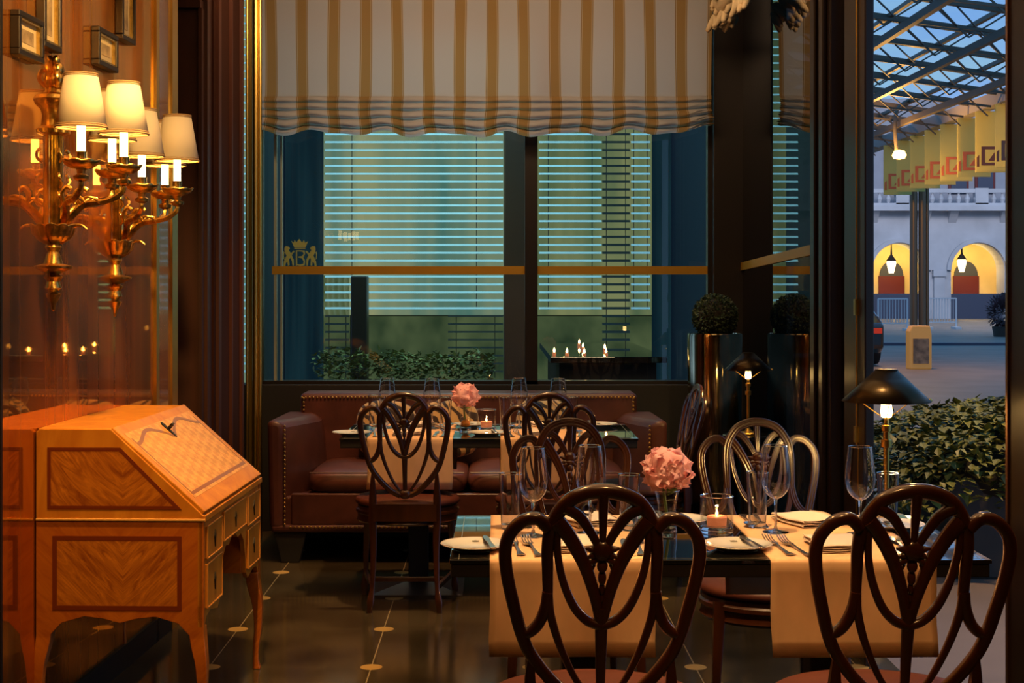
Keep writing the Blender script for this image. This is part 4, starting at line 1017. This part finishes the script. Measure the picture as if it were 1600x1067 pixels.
# ================================================================== CHAIRS
def make_chair():
    r = empty('shield_back_chair')
    def C(cx, cy): return ((cx-467)*.000545, .958-(cy-125)*.000545)
    def B(cx, cy, off=0):
        u, z = C(cx, cy)
        t = max(0, (z-.47)/.48); return Vector((u, -.19-.10*t**1.25+off, z))
    def prof(w, d, reed=True):
        out = []
        for k in range(28):
            t = 2*PI*k/28; a = w*math.cos(t); b = d*math.sin(t)
            if reed and math.sin(t) > .15: b = d*(.62+.22*abs(math.cos(a/w*PI*1.5)))
            out.append((a, b))
        return out
    up = (0, 1, .15)
    L = []   # outer shield, one side then mirrored
    left = [(272, 262), (232, 226), (178, 236), (132, 285), (116, 350), (126, 450), (152, 570), (176, 660), (210, 740), (280, 835), (362, 912), (430, 948)]
    right = [(934-x, y) for x, y in left][::-1]
    m = MB(); pf = prof(.0128, .0105)
    for side in (left, [(934-x, y) for x, y in left]):
        m.sweep(catmull([B(*p) for p in side], 6), pf, up=up)
    for side in (0, 1):
        q = [(268, 500), (262, 560), (240, 620), (208, 655), (180, 662)]
        if side: q = [(934-x, y) for x, y in q]
        m.sweep(catmull([B(*p) for p in q], 6), prof(.0095, .009), up=up, rad=[1.0+.2*math.sin(PI*i/24) for i in range(25)])
    # central arch
    arch = [(272, 520), (270, 420), (270, 330), (286, 245), (336, 168), (400, 134), (467, 124), (534, 134), (598, 168), (648, 245), (664, 330), (664, 420), (662, 520)]
    pts = catmull([B(*p, .004) for p in arch], 6)
    rad = [.8+.35*math.sin(PI*i/(len(pts)-1)) for i in range(len(pts))]
    m.sweep(pts, pf, up=up, rad=rad)
    for side in (0, 1):
        q = [(272, 505), (282, 590), (318, 710), (372, 830), (425, 905)]
        if side: q = [(934-x, y) for x, y in q]
        m.sweep(catmull([B(*p) for p in q], 6), prof(.0098, .0085), up=up, rad=[1-.025*i*.7 for i in range(25)])
    m.superell(B(467, 938), (.026, .013, .02), 2.3, 20, 12)
    m.build('backrest', 'mahog', r, angle=50)
    # pierced splat
    m = MB()
    p2 = [(467, 560), (467, 640), (467, 760), (467, 900)]
    m.sweep(catmull([B(*p) for p in p2], 5), prof(.012, .008), up=up, rad=[1.25-.035*i for i in range(16)])
    for side in (0, 1):
        mir = (lambda p: (934-p[0], p[1])) if side else (lambda p: p)
        V = [(300, 232), (345, 290), (395, 380), (425, 460), (447, 540), (460, 610)]
        pts = catmull([B(*mir(p)) for p in V], 5); m.sweep(pts, prof(.0105, .008), up=up, rad=[1.55-.025*i for i in range(len(pts))])
        U = [(303, 262), (306, 360), (326, 460), (366, 556), (416, 612), (467, 630)]
        pts = catmull([B(*mir(p)) for p in U], 5); m.sweep(pts, prof(.0078, .0075), up=up, rad=[.85+.02*i for i in range(len(pts))])
        T = [(330, 185), (380, 215), (420, 270), (446, 318)]
        pts = catmull([B(*mir(p)) for p in T], 5); m.sweep(pts, prof(.0095, .008), up=up, rad=[1.3-.03*i for i in range(len(pts))])
        for (a, b) in (((446, 350), (405, 335)), ((450, 362), (412, 372)), ((452, 375), (418, 400))):
            m.sweep([B(*mir(a)), B(*mir(((a[0]+b[0])/2, (a[1]+b[1])/2-4))), B(*mir(b))], .006, 8, rad=[.9, 1.2, .4])
        m.sweep(catmull([B(*mir((440, 395))), B(*mir((428, 430))), B(*mir((440, 470)))], 4), .003, 8)
    m.sweep([B(467, 130), B(467, 220), B(467, 320)], prof(.0095, .008), up=up, rad=[1.2, .95, .65])
    m.superell(B(467, 340), (.021, .013, .020), 2.2, 18, 10); m.superell(B(467, 366), (.016, .011, .009), 2.2, 16, 8)
    m.superell(B(467, 402), (.011, .008, .014), 2, 14, 8); m.superell(B(467, 446), (.0085, .007, .016), 2, 14, 8); m.superell(B(467, 486), (.006, .006, .013), 2, 12, 8); m.superell(B(467, 520), (.005, .005, .012), 2, 12, 8)
    m.build('splat', 'mahog', r, angle=50)
    # seat
    m = MB(); m.lathe([(0, .452), (.90, .452), (.985, .457), (1.0, .466), (.985, .478), (.93, .486), (.7, .494), (.3, .499), (0, .50)], 56, sx=.238, sy=.215)
    m.build('seat', 'seat_red', r, angle=60)
    m = MB(); m.lathe([(.90, .375), (.955, .376), (.975, .384), (.955, .394), (.955, .412), (.985, .418), (.985, .43), (.955, .436), (.955, .448), (.90, .455)], 56, sx=.238, sy=.215, caps=False)
    m.box(-.14, .14, -.222, -.19, .40, .475)
    m.build('seat_frame', 'mahog', r, angle=40)
    # legs
    sq = lambda w: [(-w, -w*.8), (-w*.6, -w), (w*.6, -w), (w, -w*.8), (w, w*.8), (w*.6, w), (-w*.6, w), (-w, w*.8)]
    for s in (-1, 1):
        pts = catmull([B(467+s*252, 742), B(467+s*258, 800), Vector((s*.141, -.197, .50)), Vector((s*.142, -.196, .42)), Vector((s*.138, -.200, .28)), Vector((s*.142, -.212, .12)), Vector((s*.150, -.224, .045)), Vector((s*.153, -.228, 0))], 5)
        rad = []
        for p in pts:
            z = p.z; rad.append(.55 if z > .61 else (lerp(1.25, .55, (z-.50)/.11) if z > .50 else (1.25 if z > .40 else (lerp(.72, 1.25, (z-.12)/.28) if z > .12 else (.72+.42*max(0, 1-abs(z-.05)/.05))))))
        MB().sweep(pts, sq(.0135), up=(0, 1, 0), rad=rad).build('leg', 'mahog', r, angle=50)
        pts = catmull([Vector((s*.185, .115, .44)), Vector((s*.190, .122, .38)), Vector((s*.198, .135, .25)), Vector((s*.204, .15, .12)), Vector((s*.210, .165, .045)), Vector((s*.212, .172, 0))], 5)
        rad = [lerp(.75, 1.35, max(0, (p.z-.1)/.3)) if p.z > .1 else .75+.5*max(0, 1-abs(p.z-.05)/.05) for p in pts]
        MB().sweep(pts, sq(.0135), up=(0, 1, 0), rad=rad).build('leg', 'mahog', r, angle=50)
    m = MB()
    for s in (-1, 1): m.bar((s*.144, -.21, .11), (s*.205, .15, .11), .018, .022)
    m.bar((-.175, -.03, .11), (.175, -.03, .11), .018, .022)
    m.build('stretcher', 'mahog', r, smooth=False, bevel=.003)
    return r
chair = make_chair()
def place(o, x, y, rz, sc, label, grp):
    o.location = (x, y, 0); o.rotation_euler = (0, 0, rz); o.scale = (sc,)*3
    tag(o, label, 'chair', grp); return o
# x, y of the seat centre
G1g = 'shield back chairs around the near table'; G2g = 'shield back chairs at the far table'
place(chair, Xp(942, 2.95), 2.96+.27, 0, 1.035, 'dark wooden shield back chair in the foreground, left of the two seen from behind', G1g)
place(copy_tree(chair), Xp(1429, 2.95), 2.96+.27, 0, 1.035, 'dark wooden shield back chair in the foreground, at the right edge of the photo', G1g)
place(copy_tree(chair), Xp(890, 4.88), 4.86-.27, PI, .995, 'shield back chair behind the near table, facing us, in front of the sofa', G1g)
place(copy_tree(chair), Xp(1182, 4.88), 4.86-.27, PI, .995, 'shield back chair behind the near table, facing us, in front of the brass table lamp', G1g)
place(copy_tree(chair), Xp(632, 6.28), 6.30+.21, 0, .985, 'shield back chair standing free in the middle, its whole back and legs visible', G2g)
place(copy_tree(chair), Xp(858, 6.28), 6.30+.21, 0, .985, 'shield back chair in shadow pushed to the far table, mostly behind another chair', G2g)
place(copy_tree(chair), Xp(1004, 6.9), 6.95, PI/2+.1, .97, 'shield back chair in the dark corner turned sideways, beside the tall mirrored pot', G2g)

# ================================================================== TABLES
TZ = .735
def table(x0, x1, y0, y1, label):
    r = empty('dining_table', ((x0+x1)/2, (y0+y1)/2, 0)); hx, hy = (x1-x0)/2, (y1-y0)/2
    MB().box(-hx, hx, -hy, hy, TZ-.010, TZ).build('glass_top', 'tabletop', r, smooth=False, bevel=.0015)
    MB().box(-hx+.004, hx-.004, -hy+.004, hy-.004, TZ-.044, TZ-.010).build('apron', 'black', r, smooth=False, bevel=.003)
    m = MB()
    for (a0, a1, b0, b1) in ((-hx+.010, hx-.010, -hy+.022, -hy+.0235), (-hx+.010, hx-.010, hy-.0235, hy-.022), (-hx+.022, -hx+.0235, -hy+.01, hy-.01), (hx-.0235, hx-.022, -hy+.01, hy-.01)): m.box(a0, a1, b0, b1, TZ, TZ+.0004)
    m.build('edge_line', M('gilt_edge_line', (.5, .5, .35), .3, .6), r, smooth=False)
    for s in (-1, 1):
        MB().box(s*.33-.045, s*.33+.045, -.045, .045, .03, TZ-.044).build('pedestal', 'black', r, smooth=False, bevel=.004)
        m = MB(); b0 = len(m.v); w = .21
        m.v += [(s*.33-w, -w, 0), (s*.33+w, -w, 0), (s*.33+w, w, 0), (s*.33-w, w, 0), (s*.33-w, -w, .01), (s*.33+w, -w, .01), (s*.33+w, w, .01), (s*.33-w, w, .01), (s*.33-.05, -.05, .045), (s*.33+.05, -.05, .045), (s*.33+.05, .05, .045), (s*.33-.05, .05, .045)]
        m.f += [[0, 3, 2, 1], [8, 9, 10, 11]]+[[a+k, a+(k+1) % 4, a+4+(k+1) % 4, a+4+k] for a in (0, 4) for k in range(4)]
        m.build('foot_plate', M('foot_bronze', (.10, .07, .04), .35, .5), r, smooth=False)
    tag(r, label, 'table'); return r
table(-.116, 1.215, 3.57, 4.27, 'black glass topped dining table in the foreground laid for four')
table(-.70, .63, 6.465, 7.165, 'black glass topped dining table in front of the sofa')
def runner(x0, x1, y0, y1, drop, label, grp, seed):
    r = MB(); rd = .006; T = .0022; zt = TZ+.001
    path = [(y0-rd, TZ-drop), (y0-rd, TZ-drop*.5), (y0-rd, TZ-.03), (y0-rd, zt-.008), (y0-rd*.4, zt-.001), (y0+.01, zt)]
    n = 14
    for i in range(1, n): path.append((lerp(y0+.01, y1-.01, i/n), zt))
    path += [(y1-.01, zt), (y1+rd*.4, zt-.001), (y1+rd, zt-.008), (y1+rd, TZ-.03), (y1+rd, TZ-drop*.5), (y1+rd, TZ-drop)]
    full = []
    for i in range(len(path)-1):
        a, b = path[i], path[i+1]; d = math.hypot(a[0]-b[0], a[1]-b[1]); k = max(1, int(d/.03))
        for j in range(k): full.append((lerp(a[0], b[0], j/k), lerp(a[1], b[1], j/k)))
    full.append(path[-1]); nx = 24; m = MB(); nr = len(full)
    for i in range(nx+1):
        x = lerp(x0, x1, i/nx)
        for (y, z) in full:
            k = max(0, (TZ-.03-z)/drop); sgn = -1 if y < (y0+y1)/2 else 1
            w = sgn*k*(.008+.008*mnoise.noise((x*9, seed, z*3)))
            m.v.append((x+k*.004*math.sin(z*30+seed), y+w, z))
    for i in range(nx):
        for j in range(nr-1):
            a = i*nr+j; m.f.append([a, a+nr, a+nr+1, a+1])
    o = m.build('table_runner', 'linen', None, angle=80, solid=T)
    tag(o, label, 'table runner', grp); return o
RG = 'peach linen table runners'
runner(-.017, .390, 3.57, 4.27, .235, 'peach linen runner hanging over the left part of the near table', RG, 1)
runner(.671, 1.077, 3.57, 4.27, .235, 'peach linen runner hanging over the right part of the near table', RG, 5)
runner(-.575, -.195, 6.465, 7.165, .225, 'peach linen runner hanging over the left part of the far table', RG, 9)
runner(.017, .42, 6.465, 7.165, .225, 'peach linen runner on the right part of the far table behind the chairs', RG, 13)

# ================================================================== TABLEWARE
def wine_glass():
    r = empty('wine_glass')
    out_ = [(.006, .092), (.020, .100), (.034, .118), (.040, .142), (.0395, .165), (.035, .205), (.031, .236)]
    pr = catmull([(a, 0, b) for a, b in out_], 5)
    MB().lathe([(p.x, p.z) for p in pr], 40, caps=False).build('bowl', 'solid_glass', r, angle=80, solid=.0013)
    t = MB(); t.sweep([(.031*math.cos(a), .031*math.sin(a), .236) for a in [2*PI*k/40 for k in range(40)]], .0009, 6, up=(0, 0, 1), closed=True); t.build('rim', 'solid_glass', r)
    MB().lathe([(.0, .004), (.006, .008), (.0036, .02), (.0034, .07), (.005, .088), (.012, .097), (0, .099)], 20).build('stem', 'solid_glass', r)
    MB().lathe([(0, 0), (.034, 0), (.0355, .0015), (.020, .004), (.006, .008), (0, .009)], 36).build('foot', 'solid_glass', r)
    return r
def tumbler():
    r = empty('water_tumbler')
    MB().lathe([(.024, .012), (.0255, .05), (.0275, .1), (.0295, .152)], 36, caps=False).build('wall', 'solid_glass', r, solid=.0015)
    MB().lathe([(0, 0), (.0235, 0), (.0245, .004), (.0242, .013), (0, .011)], 32).build('base', 'solid_glass', r)
    t = MB(); t.sweep([(.0295*math.cos(a), .0295*math.sin(a), .152) for a in [2*PI*k/40 for k in range(40)]], .0009, 6, up=(0, 0, 1), closed=True); t.build('rim', 'solid_glass', r)
    return r
def plate():
    r = empty('bread_plate')
    MB().lathe([(0, .004), (.045, .004), (.052, .0), (.056, .002), (.072, .010), (.088, .0135), (.0885, .0148), (.087, .0158), (.070, .0125), (.055, .0075), (0, .0065)], 56).build('dish', 'china', r)
    m = MB(); c = M('grey_mark', (.12, .10, .08), .5)
    m.prism([(-.008, .056), (-.009, .063), (-.005, .060), (0, .066), (.005, .060), (.009, .063), (.008, .056)], .0100, .0106, 'Z')
    m.prism([(-.009, .052), (.009, .052), (.009, .0545), (-.009, .0545)], .0096, .0102, 'Z')
    m.build('crest', c, r, smooth=False)
    t = MB(); t.sweep([(.0872*math.cos(a), .0872*math.sin(a), .0155) for a in [2*PI*k/56 for k in range(56)]], .0006, 5, up=(0, 0, 1), closed=True); t.build('rim_line', M('rim_line', (.45, .25, .15), .4), r)
    return r
def ribbon(m, st, th=.0018):
    """st: (y, halfwidth, z) stations"""
    b = len(m.v)
    for (y, w, z) in st: m.v += [(-w, y, z), (w, y, z), (w, y, z+th), (-w, y, z+th)]
    n = len(st)
    for i in range(n-1):
        for k in range(4):
            k2 = (k+1) % 4; m.f.append([b+i*4+k, b+i*4+k2, b+(i+1)*4+k2, b+(i+1)*4+k])
    m.f.append([b, b+3, b+2, b+1]); q = b+4*(n-1); m.f.append([q, q+1, q+2, q+3])
def fork():
    m = MB(); ribbon(m, [(-.115, .011, .003), (-.10, .0105, .002), (-.07, .006, .001), (-.02, .003, .004), (.02, .003, .008), (.035, .010, .007), (.05, .0125, .005), (.062, .0125, .004)])
    for k in range(4):
        x = -.0105+.007*k; s = MB(); ribbon(s, [(.062, .0018, .004), (.085, .0016, .006), (.105, .0013, .013), (.112, .0008, .016)])
        b = len(m.v); m.v += [(v[0]+x, v[1], v[2]) for v in s.v]; m.f += [[b+i for i in f] for f in s.f]
    return m
def knife():
    m = MB(); ribbon(m, [(-.12, .009, .001), (-.10, .009, .001), (-.03, .0065, .001), (0, .0055, .001)], .006); ribbon(m, [(0, .007, .002), (.03, .0095, .002), (.09, .010, .002), (.115, .006, .002), (.122, .001, .002)], .002)
    return m
def spoon():
    m = MB(); ribbon(m, [(-.115, .011, .003), (-.10, .0105, .002), (-.07, .006, .001), (-.02, .003, .004), (.03, .003, .008), (.05, .005, .006)])
    m.grid(lambda u, v: (.020*math.cos(2*PI*u)*v, .08+.033*math.sin(2*PI*u)*v, .002+.008*v*v), 28, 5); return m
def napkin():
    r = MB(); rnd = random.Random(2)
    # folded stack: a serpentine cross-section extruded in y
    sec = []; w = .062; h = .0045
    for k in range(4):
        z = .002+k*h*1.25; s = 1 if k % 2 == 0 else -1
        for i in range(9): sec.append((lerp(-w, w, i/8)*s, z+.0015*math.sin(i*.8+k)))
        for i in range(1, 4): sec.append((w*s+.003*math.sin(PI*i/4)*s, z+h*1.25*i/4))
    nr = len(sec); ny = 10
    for j in range(ny+1):
        y = lerp(-.085, .085, j/ny)
        for (x, z) in sec: r.v.append((x*(1-.02*math.sin(j)), y+.004*math.sin(x*40), z*(1+.10*math.sin(j*.7+x*20))))
    for j in range(ny):
        for i in range(nr-1): a = j*nr+i; r.f.append([a, a+1, a+nr+1, a+nr])
    return r
def built(fn, nm, mt, **k): return fn().build(nm, mt, None, **k)
protos = {'wine_glass': wine_glass(), 'water_tumbler': tumbler(), 'bread_plate': plate()}
protos['fork'] = built(fork, 'fork', 'steel', angle=60); protos['knife'] = built(knife, 'knife', 'steel', bevel=.001, angle=60); protos['spoon'] = built(spoon, 'spoon', 'steel', angle=60)
protos['napkin'] = built(napkin, 'folded_napkin', 'napkin', angle=60, solid=.0012)
used = set()
def put(kind, x, y, z, rz, label, cat, grp, sc=1, rx=0):
    o = protos[kind] if kind not in used else copy_tree(protos[kind]); used.add(kind)
    o.location = (x, y, z); o.rotation_euler = (rx, 0, rz); o.scale = (sc,)*3
    tag(o, label, cat, grp); return o
def setting(cx, yt, far, who, tbl, gl, tu, dx=0, dy=0):
    """cx: seat axis; far: diner on the far side; who: words for the seat; gl/tu: positions of wine glass and tumbler"""
    s = -1 if far else 1; rz = PI if far else 0; y = yt+.15 if not far else yt+.70-.14; zt = TZ+.0026
    put('bread_plate', cx-s*.27+dx, y+dy, TZ+.0006, 0, 'white bread plate, '+who, 'plate', 'bread plates on the '+tbl)
    put('fork', cx-s*.165, y, zt, rz+.10*s, 'outer silver fork, '+who, 'fork', 'forks on the '+tbl)
    put('fork', cx-s*.125, y-.01*s, zt, rz+.14*s, 'inner silver fork, '+who, 'fork', 'forks on the '+tbl)
    put('napkin', cx-s*.015, y+.01*s, zt, rz+(.35 if far else .04), 'folded cream napkin, '+who, 'napkin', 'folded napkins on the '+tbl)
    put('knife', cx+s*.115, y, zt, rz-.03, 'silver table knife, '+who, 'knife', 'knives on the '+tbl)
    put('spoon', cx+s*.15, y+.005, zt, rz-.05, 'silver spoon, '+who, 'spoon', 'spoons on the '+tbl)
    put('knife', cx-s*.235+dx, y+dy, TZ+.016, rz+.12, 'butter knife on the plate, '+who, 'knife', 'knives on the '+tbl, .8)
    put('wine_glass', gl[0], gl[1], zt, 0, 'empty clear wine glass, '+who, 'wine glass', 'wine glasses on the '+tbl)
    put('water_tumbler', tu[0], tu[1], zt, 0, 'tall clear water tumbler, '+who, 'tumbler', 'tumblers on the '+tbl)
NT = 'near table'; FT = 'far table'
setting(.215, 3.57, False, 'before the left foreground chair', NT, (Xp(922, 3.95), 3.95), (Xp(983, 4.0), 4.0))
setting(.885, 3.57, False, 'before the right foreground chair', NT, (Xp(1344, 3.93), 3.93), (Xp(1387, 4.03), 4.03))
setting(.242, 3.57, True, 'far side of the near table, left seat', NT, (Xp(833, 3.90), 3.90), (Xp(797, 4.02), 4.02))
setting(.862, 3.57, True, 'far side of the near table, right seat', NT, (Xp(1212, 3.96), 3.96), (Xp(1183, 4.05), 4.05), -.035, -.09)
setting(-.39, 6.465, False, 'before the free standing middle chair', FT, (Xp(675, 6.9), 6.9), (Xp(696, 6.85), 6.85))
setting(.225, 6.465, False, 'before the shadowed chair of the far table', FT, (Xp(872, 6.9), 6.9), (Xp(893, 6.85), 6.85))
setting(-.39, 6.465, True, 'sofa side of the far table, left', FT, (Xp(605, 6.92), 6.92), (Xp(585, 6.98), 6.98))
setting(.225, 6.465, True, 'sofa side of the far table, right', FT, (Xp(811, 6.92), 6.92), (Xp(790, 6.85), 6.85))
# napkin ring
nr_ = MB(); nr_.sweep([(.016*math.cos(a), 0, .016*math.sin(a)) for a in [2*PI*k/24 for k in range(24)]], .003, 8, up=(0, 1, 0), closed=True)
o = nr_.build('napkin_ring', 'black_metal', None, loc=(Xp(918, 4.12), 4.12, TZ+.042)); tag(o, 'small dark ring lying on the far left napkin of the near table', 'napkin ring')
# candle holders
def candle_holder(x, y, label, lab2):
    r = empty('candle_holder', (x, y, TZ+.0006)); h, w = .100, .045
    m = MB()
    m.lathe([(w, .018), (w*1.0, h)], 40, caps=False); m.build('glass_wall', 'wineglass', r)
    MB().lathe([(0, 0), (w, 0), (w, .016), (w*.95, .019), (0, .019)], 40).build('glass_base', 'solid_glass', r, bevel=.002)
    m = MB()
    for q, z in ((w, h), (w-.004, h)): m.sweep([(q*math.cos(a), q*math.sin(a), z) for a in [2*PI*k/40 for k in range(40)]], .0012, 6, up=(0, 0, 1), closed=True)
    m.build('rim', 'solid_glass', r)
    m = MB(); m.lathe([(w-.004, .02), (w-.004, h)], 40, caps=False); m.build('inner_wall', 'wineglass', r)
    tag(r, label, 'candle holder', 'glass candle holders')
    c = empty('tealight_candle', (x, y, TZ+.0206))
    MB().lathe([(0, 0), (.026, 0), (.028, .022), (.024, .026), (0, .024)], 24).build('wax', 'wax', c)
    MB().lathe([(0, .025), (.003, .029), (.0034, .033), (.0015, .039), (0, .044)], 10).build('flame', 'flame', c)
    tag(c, lab2, 'candle', 'tealights')
    light('tealight_glow', 'POINT', (x, y, TZ+.060), .25, (1, .4, .15), .004)
candle_holder(Xp(1120, 3.97), 3.97, 'clear glass candle holder on the near table beside the pink peony', 'lit tealight inside the glass holder on the near table')
candle_holder(Xp(760, 6.80), 6.80, 'clear glass candle holder on the far table beside the smaller looking peony', 'lit tealight inside the glass holder on the far table')
# peonies
def peony(x, y, label, lab2, seed, fruit=False, sc=1):
    v = empty('glass_vase', (x, y, TZ+.0006))
    MB().lathe([(.026, .012), (.028, .03), (.024, .055), (.026, .08), (.034, .115)], 36, caps=False).build('wall', 'wineglass', v, angle=80)
    MB().lathe([(0, 0), (.026, 0), (.028, .006), (.026, .014), (0, .012)], 32).build('base', 'solid_glass', v)
    t = MB(); t.sweep([(.034*math.cos(a), .034*math.sin(a), .115) for a in [2*PI*k/40 for k in range(40)]], .0011, 6, up=(0, 0, 1), closed=True); t.build('rim', 'solid_glass', v)
    tag(v, lab2, 'vase', 'glass flower vases')
    p = empty('peony', (x, y, TZ+.0135)); rnd = random.Random(seed); zc = .124; m = MB()
    def petal(d, inner, size, ruf):
        d = Vector(d).normalized(); a = d.cross(Vector((.3, .2, 1))).normalized(); b = d.cross(a).normalized(); ph = rnd.uniform(0, 6); tw = rnd.uniform(-.5, .5)
        a, b = a*math.cos(tw)+b*math.sin(tw), b*math.cos(tw)-a*math.sin(tw)
        c = Vector((0, 0, zc))+d*inner
        def fn(u, w_):
            r_ = u; th = w_*2*PI
            rr = size*r_*(1+.16*math.sin(th*3+ph)*r_+.07*math.sin(th*7+ph)*r_)
            cup = -size*.50*r_*r_+ruf*math.sin(th*5+ph)*r_**3*size*.20+ruf*math.sin(th*9+ph*2)*r_**3*size*.10
            return c+a*rr*math.cos(th)+b*rr*math.sin(th)+d*cup
        m.grid(fn, 5, 26)
    n = 64
    for i in range(n):
        ga = i*2.39996; z_ = 1-2*(i+.5)/n
        if z_ < -.5: continue
        rr = math.sqrt(1-z_*z_)
        d = (rr*math.cos(ga), rr*math.sin(ga), z_*.8)
        petal(d, rnd.uniform(.026, .056), rnd.uniform(.024, .036), 1.9)
    m.build('bloom', 'petal', p, angle=80, loc=None)
    s = MB(); s.sweep(catmull([(0.004, 0, 0), (-.006, .004, .08), (.004, 0, .09), (0, 0, .11)], 5), .0035, 8, up=(0, 1, 0))
    s.leaf((0, 0, .07), (.5, -.3, .8), (0, 1, 0), .05, .025)
    s.build('stem', 'stem', p); p.scale = (sc,)*3
    tag(p, label, 'flower', 'pink peonies')
    if fruit:
        o = MB(); o.superell((0, 0, 0), (.021, .021, .019), 2); o = o.build('orange_ball', 'orange', None, loc=(x+.001, y, TZ+.034)); tag(o, 'small orange fruit lying in the vase on the far table', 'fruit')
peony(Xp(1042, 3.97), 3.97, 'large pink peony in the vase on the near table', 'clear glass vase holding the peony on the near table', 4, False, 1.24)
peony(Xp(727, 6.82), 6.82, 'pink peony in the vase on the far table', 'clear glass vase holding the peony on the far table', 8, True, 1.2)

# ================================================================== LAMPS
def table_lamp():
    r = empty('table_lamp')
    MB().lathe([(0, 0), (.055, 0), (.058, .006), (.05, .012), (.018, .016), (.012, .03), (0, .032)], 36).build('base', 'brass', r)
    MB().lathe([(.008, .02), (.008, .20), (.015, .202), (.015, .222), (.009, .224), (.009, .245), (.013, .247), (.013, .262), (.008, .264), (.006, .285)], 24).build('stem', 'brass', r)
    MB().lathe([(.0, .283), (.014, .286), (.016, .30), (.014, .325), (.0, .335)], 20).build('bulb', 'bulb', r)
    m = MB(); m.lathe([(.122, .330), (.029, .418)], 48, caps=False); m.lathe([(0, .4185), (.031, .4185)], 48, caps=False)
    m.build('shade', 'lampshade_metal', r, solid=.0015, angle=50)
    m = MB(); 
    for k in range(3):
        a = 2*PI*k/3+.35; m.sweep([(.010*math.cos(a), .010*math.sin(a), .283), (.095*math.cos(a), .095*math.sin(a), .335)], .0014, 6, up=(0, 0, 1))
    m.superell((.122, 0, .332), (.007, .005, .006), 2, 10, 6)
    m.build('shade_carrier', 'brass', r)
    return r
L1 = table_lamp(); L1.location = (Xp(1385, 4.2), 4.2, TZ+.0006); L1.scale = (1.03,)*3
tag(L1, 'brass table lamp with dark conical shade on the near table by the open door', 'table lamp', 'brass table lamps')
L2 = copy_tree(L1); L2.scale = (.92,)*3; L2.location = (Xp(1169, 6.9), 6.9, .711)
tag(L2, 'smaller looking brass table lamp with conical shade in front of the mirrored pot', 'table lamp', 'brass table lamps')
light('table_lamp_bulb', 'POINT', (L1.location.x, 4.2, TZ+.362), 7, (1, .55, .16), .02)
light('table_lamp_bulb', 'POINT', (L2.location.x, 6.9, .711+.325), 7, (1, .58, .18), .02)
st_ = empty('side_table', (L2.location.x, 6.9, 0))
MB().lathe([(0, .69), (.115, .69), (.12, .695), (.12, .706), (.115, .71), (0, .71)], 48).build('tabletop', 'tabletop', st_)
MB().lathe([(.022, .02), (.018, .3), (.022, .69)], 20).build('column', 'black', st_)
MB().lathe([(0, 0), (.11, 0), (.11, .012), (.03, .03), (0, .03)], 36).build('base', 'black', st_)
tag(st_, 'small round black side table under the far brass lamp', 'side table')
# mirrored pot with topiary
pt = empty('tall_pot', (Xp(1117, 8.0), 8.0, 0))
MB().lathe([(0, 0), (.135, 0), (.138, .01), (.15, 1.14), (.147, 1.155), (.138, 1.155), (.135, 1.12), (0, 1.12)], 56).build('pot', 'chrome', pt)
MB().lathe([(0, 1.12), (.134, 1.12), (.134, 1.13), (0, 1.13)], 32).build('soil', 'soil', pt)
tag(pt, 'tall cylindrical mirrored metal pot in the corner by the window', 'pot')
tp = empty('topiary_ball', (Xp(1117, 8.0), 8.0, 1.131)); m = MB(); rnd = random.Random(21)
for i in range(2600):
    v = Vector((rnd.gauss(0, 1), rnd.gauss(0, 1), rnd.gauss(0, 1))).normalized(); c = v*rnd.uniform(.105, .122)
    m.leaf((c.x, c.y, c.z+.115), (v+Vector((rnd.uniform(-1, 1), rnd.uniform(-1, 1), rnd.uniform(-1, 1)))*.8), v, .016, .011)
m.build('foliage', 'leaf_dark', tp, smooth=False)
MB().superell((0, 0, .113), (.104,)*3, 2).build('core', 'soil', tp)
tag(tp, 'clipped green box ball growing in the tall mirrored pot', 'plant')
